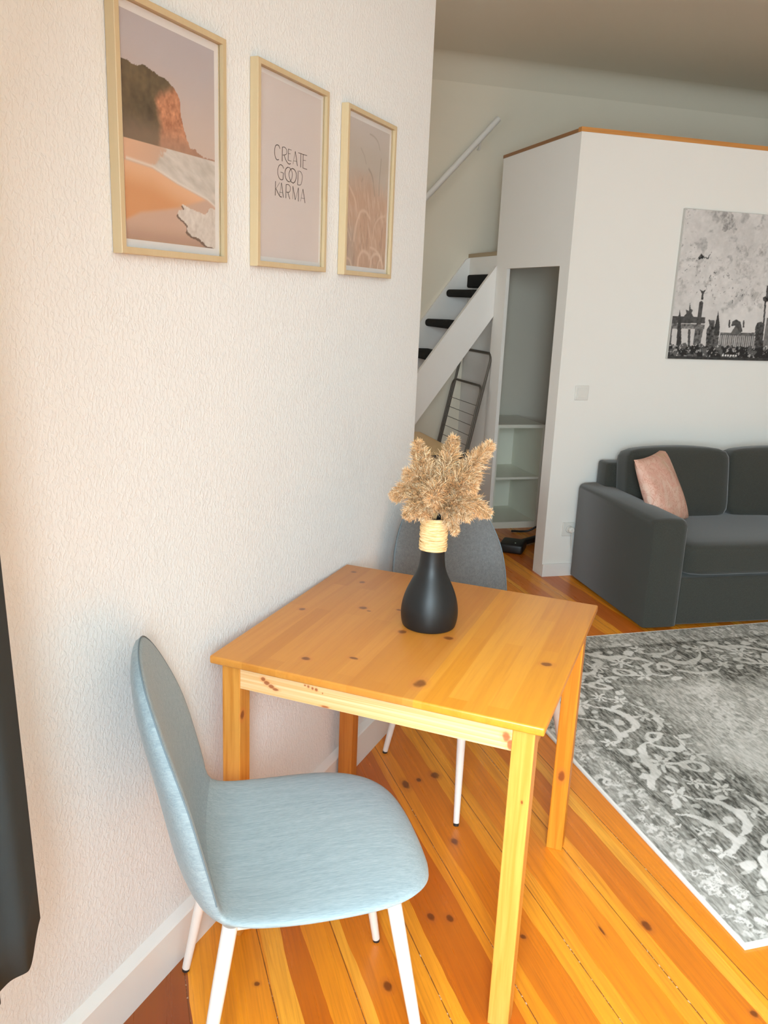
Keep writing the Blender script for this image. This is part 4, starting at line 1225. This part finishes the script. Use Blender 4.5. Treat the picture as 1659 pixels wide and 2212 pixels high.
# ------------------------------------------------------------------ rug
RU0, RU1, RV0, RV1 = -0.797, 1.55, -2.735, -0.872
def rug(X, Y):
    # X from the left edge inwards, Y from the near edge
    r = np.random.default_rng(77)
    n1 = fbm(X, Y, 3.0, 71, 5); n2 = fbm(X * 2.6, Y * .9, 14, 75, 4); n3 = fbm(X * 3.2, Y * .8, 60, 79, 3); n4 = fbm(X, Y, 26, 88, 4)
    W_, H_ = RU1 - RU0, RV1 - RV0
    de = np.minimum(np.minimum(X, W_ - X), np.minimum(Y, H_ - Y))
    dark = .21 + .22 * (n1 - .5) + .12 * (n2 - .5)
    field = sstep(.44, .62, de + (n1 - .5) * .16)
    k_ = lerp(dark, .40 + .10 * (n1 - .5), field)
    guard = sstep(.155, .135, de)
    k_ = lerp(k_, .33 + .2 * (n2 - .5), guard)
    wx = X + (n4 - .5) * .030; wy = Y + (fbm(X, Y, 24, 95, 3) - .5) * .030
    hi = np.zeros_like(X)
    def ell(cx_, cy_, a, b, th, f=1.0, ringw=None):
        nonlocal hi
        s_ = max(a, b) * 1.4
        iy0, iy1 = np.searchsorted(Y[:, 0], [cy_ - s_, cy_ + s_]); ix0, ix1 = np.searchsorted(X[0], [cx_ - s_, cx_ + s_])
        if iy0 >= iy1 or ix0 >= ix1: return
        sl = (slice(iy0, iy1), slice(ix0, ix1))
        dx = wx[sl] - cx_; dy = wy[sl] - cy_
        ct, st_ = math.cos(th), math.sin(th)
        p = (dx * ct + dy * st_) / a; q = (-dx * st_ + dy * ct) / b
        d = np.sqrt(p * p + q * q)
        if ringw: v_ = 1 - sstep(ringw * .6, ringw, np.abs(d - .8))
        else: v_ = 1 - sstep(.8, 1.05, d)
        hi[sl] = np.maximum(hi[sl], v_ * f)
    def flower(cx_, cy_, R_, n_=6, th=0, f=1.0):
        nonlocal hi
        s_ = R_ * 1.4
        iy0, iy1 = np.searchsorted(Y[:, 0], [cy_ - s_, cy_ + s_]); ix0, ix1 = np.searchsorted(X[0], [cx_ - s_, cx_ + s_])
        if iy0 >= iy1 or ix0 >= ix1: return
        sl = (slice(iy0, iy1), slice(ix0, ix1))
        dx = wx[sl] - cx_; dy = (wy[sl] - cy_)
        a = np.arctan2(dy, dx) + th; d = np.hypot(dx, dy)
        rr = R_ * (.62 + .38 * np.cos(n_ * a))
        v_ = (1 - sstep(.85, 1.05, d / rr)) * (1 - .6 * (d < R_ * .16))
        hi[sl] = np.maximum(hi[sl], v_ * f)
    def arc(pts, wd, f=1.0):
        P = smooth_curve(pts, 10)
        for i_, p in enumerate(P):
            t = i_ / (len(P) - 1)
            ww = wd * (.35 + .65 * math.sin(math.pi * min(1, t * 1.1)))
            ell(p[0], p[1], ww, ww, 0, f)
    # main border along the left edge (and, mirrored, along the others)
    per = .62
    def motif(tr, s_):
        def A(pts, wd, f=1.0): arc([tr(a, b + s_) for a, b in pts], wd, f)
        for q_, R_, n_ in (((.235, .60), .050, 6), ((.44, .17), .050, 5), ((.185, .31), .036, 5), ((.40, .60), .042, 6), ((.335, .02), .040, 7), ((.47, .44), .030, 5)):
            c_ = tr(q_[0], q_[1] + s_); flower(*c_, R_, n_, q_[0] * 20, .95)
        for q_, th_ in (((.27, .35), .5), ((.20, .55), 1.2), ((.36, .55), .3), ((.44, .04), .9), ((.27, .06), 2.0), ((.49, .30), .2), ((.19, .09), .2)):
            c_ = tr(q_[0], q_[1] + s_); ell(*c_, .030, .017, th_, .9)
        A([(.17, .02), (.20, .07), (.245, .12), (.25, .20), (.30, .27), (.335, .285)], .020, .95)
        A([(.335, .285), (.36, .24), (.42, .22), (.455, .25), (.45, .31)], .016, .95)
        A([(.20, .30), (.245, .33), (.25, .40), (.22, .47), (.165, .50)], .014, .9)
        A([(.29, .37), (.345, .40), (.36, .47), (.33, .53), (.26, .58)], .018, .95)
        A([(.42, .36), (.46, .42), (.47, .50), (.43, .56)], .015, .85)
        c_ = tr(.25, .245 + s_); 
        c_ = tr(.215, .245 + s_); ell(*c_, .033, .024, .4, .95)
        c_ = tr(.30, .15 + s_); flower(*c_, .062, 7, .3, 1.0)
        c_ = tr(.375, .32 + s_); ell(*c_, .045, .032, .5, .9, ringw=.30)
        c_ = tr(.39, .11 + s_); ell(*c_, .050, .030, -.5, .9, ringw=.35)
        c_ = tr(.30, .44 + s_); ell(*c_, .030, .018, .8, .8)
        c_ = tr(.41, .46 + s_); flower(*c_, .045, 5, .9, .8)
        c_ = tr(.195, .40 + s_); flower(*c_, .030, 5, .2, .8)
        c_ = tr(.20, .16 + s_); ell(*c_, .022, .014, 1.1, .8)
        c_ = tr(.36, .20 + s_); ell(*c_, .020, .014, 1.1, .7)
        c_ = tr(.25, .53 + s_); ell(*c_, .018, .012, .2, .7)
    for i in range(-1, 4):
        s_ = i * per + .02
        motif(lambda a, b: (a, b), s_)
        motif(lambda a, b: (W_ - a, b), s_)
    for i in range(0, 4):
        motif(lambda a, b: (b, a), i * per + .45)
        motif(lambda a, b: (b, H_ - a), i * per + .45)
    # guard band: small scrolls; field: scattered soft blossoms
    for i in range(900):
        t = r.random() * H_ if r.random() < .6 else None
        g_ = .03 + .105 * r.random()
        if t is not None: cx_, cy_ = (g_ if r.random() < .5 else W_ - g_), t
        else: cx_, cy_ = r.random() * W_, (g_ if r.random() < .5 else H_ - g_)
        ell(cx_, cy_, .006 + .014 * r.random(), .004 + .006 * r.random(), r.random() * 3.1, .55 + .35 * r.random(), ringw=.35 if r.random() < .4 else None)
    for i in range(900):
        cx_, cy_ = r.random() * W_, r.random() * H_
        ell(cx_, cy_, .006 + .012 * r.random(), .005 + .006 * r.random(), r.random() * 3.1, .3 + .4 * r.random())
    for i in range(60):
        cx_, cy_ = .5 + r.random() * (W_ - 1.0), .5 + r.random() * max(.05, H_ - 1.0)
        flower(cx_, cy_, .03 + .03 * r.random(), 5, r.random() * 3, .5)
        arc([(cx_, cy_), (cx_ + .07, cy_ + .05), (cx_ + .09 * r.random(), cy_ + .12)], .010, .45)
    fade = np.clip(.55 + 1.1 * (n1 - .35) , .35, 1.0)
    k_ = lerp(k_, .74, hi * np.maximum(fade, .6))
    # worn threads
    k_ = k_ + .26 * (np.clip(n3 * 2.2 - .6, 0, 1) - .5) * (1 - .6 * hi) + .10 * (n2 - .5)
    k_ = lerp(k_, .52, sstep(.62, .85, fbm(X, Y, 2.2, 120, 3)) * .5)
    for ln in (.150, .158, .445):
        k_ = np.where((np.abs(de - ln) < .0022), k_ * .6, k_)
    k_ = np.clip(k_, .07, .72)
    k_ = np.where(de < .011, .80, k_)
    tint = 1.10 * lerp(np.array([1.0, .965, .83]), np.array([1.0, .965, .92]), np.clip(k_ * 1.5, 0, 1)[..., None])
    return k_[..., None] * tint
M_rug = painted('worn_rug_pile', 0.95, 0.1)
rg = thing('rug', 'worn grey and white ornamental rug on the floor in front of the sofa', 'rug', M=pts_at((RU0 + RU1) / 2, (RV0 + RV1) / 2, 0))
rel(rg, MB().box(RU0, RV0, 0.0, RU1, RV1, 0.0075, bev=0.002), 'rug_backing', plain('rug_binding', (0.70, 0.67, 0.63), 0.9))
top_ = paint_grid('rug_pile', RU1 - RU0 - 0.004, RV1 - RV0 - 0.004, 640, 510, rug, M_rug, rg)
top_.matrix_basis = rg.matrix_basis.inverted() @ RM @ Matrix.Translation((RU0 + 0.002, RV0 + 0.002, 0.0085))
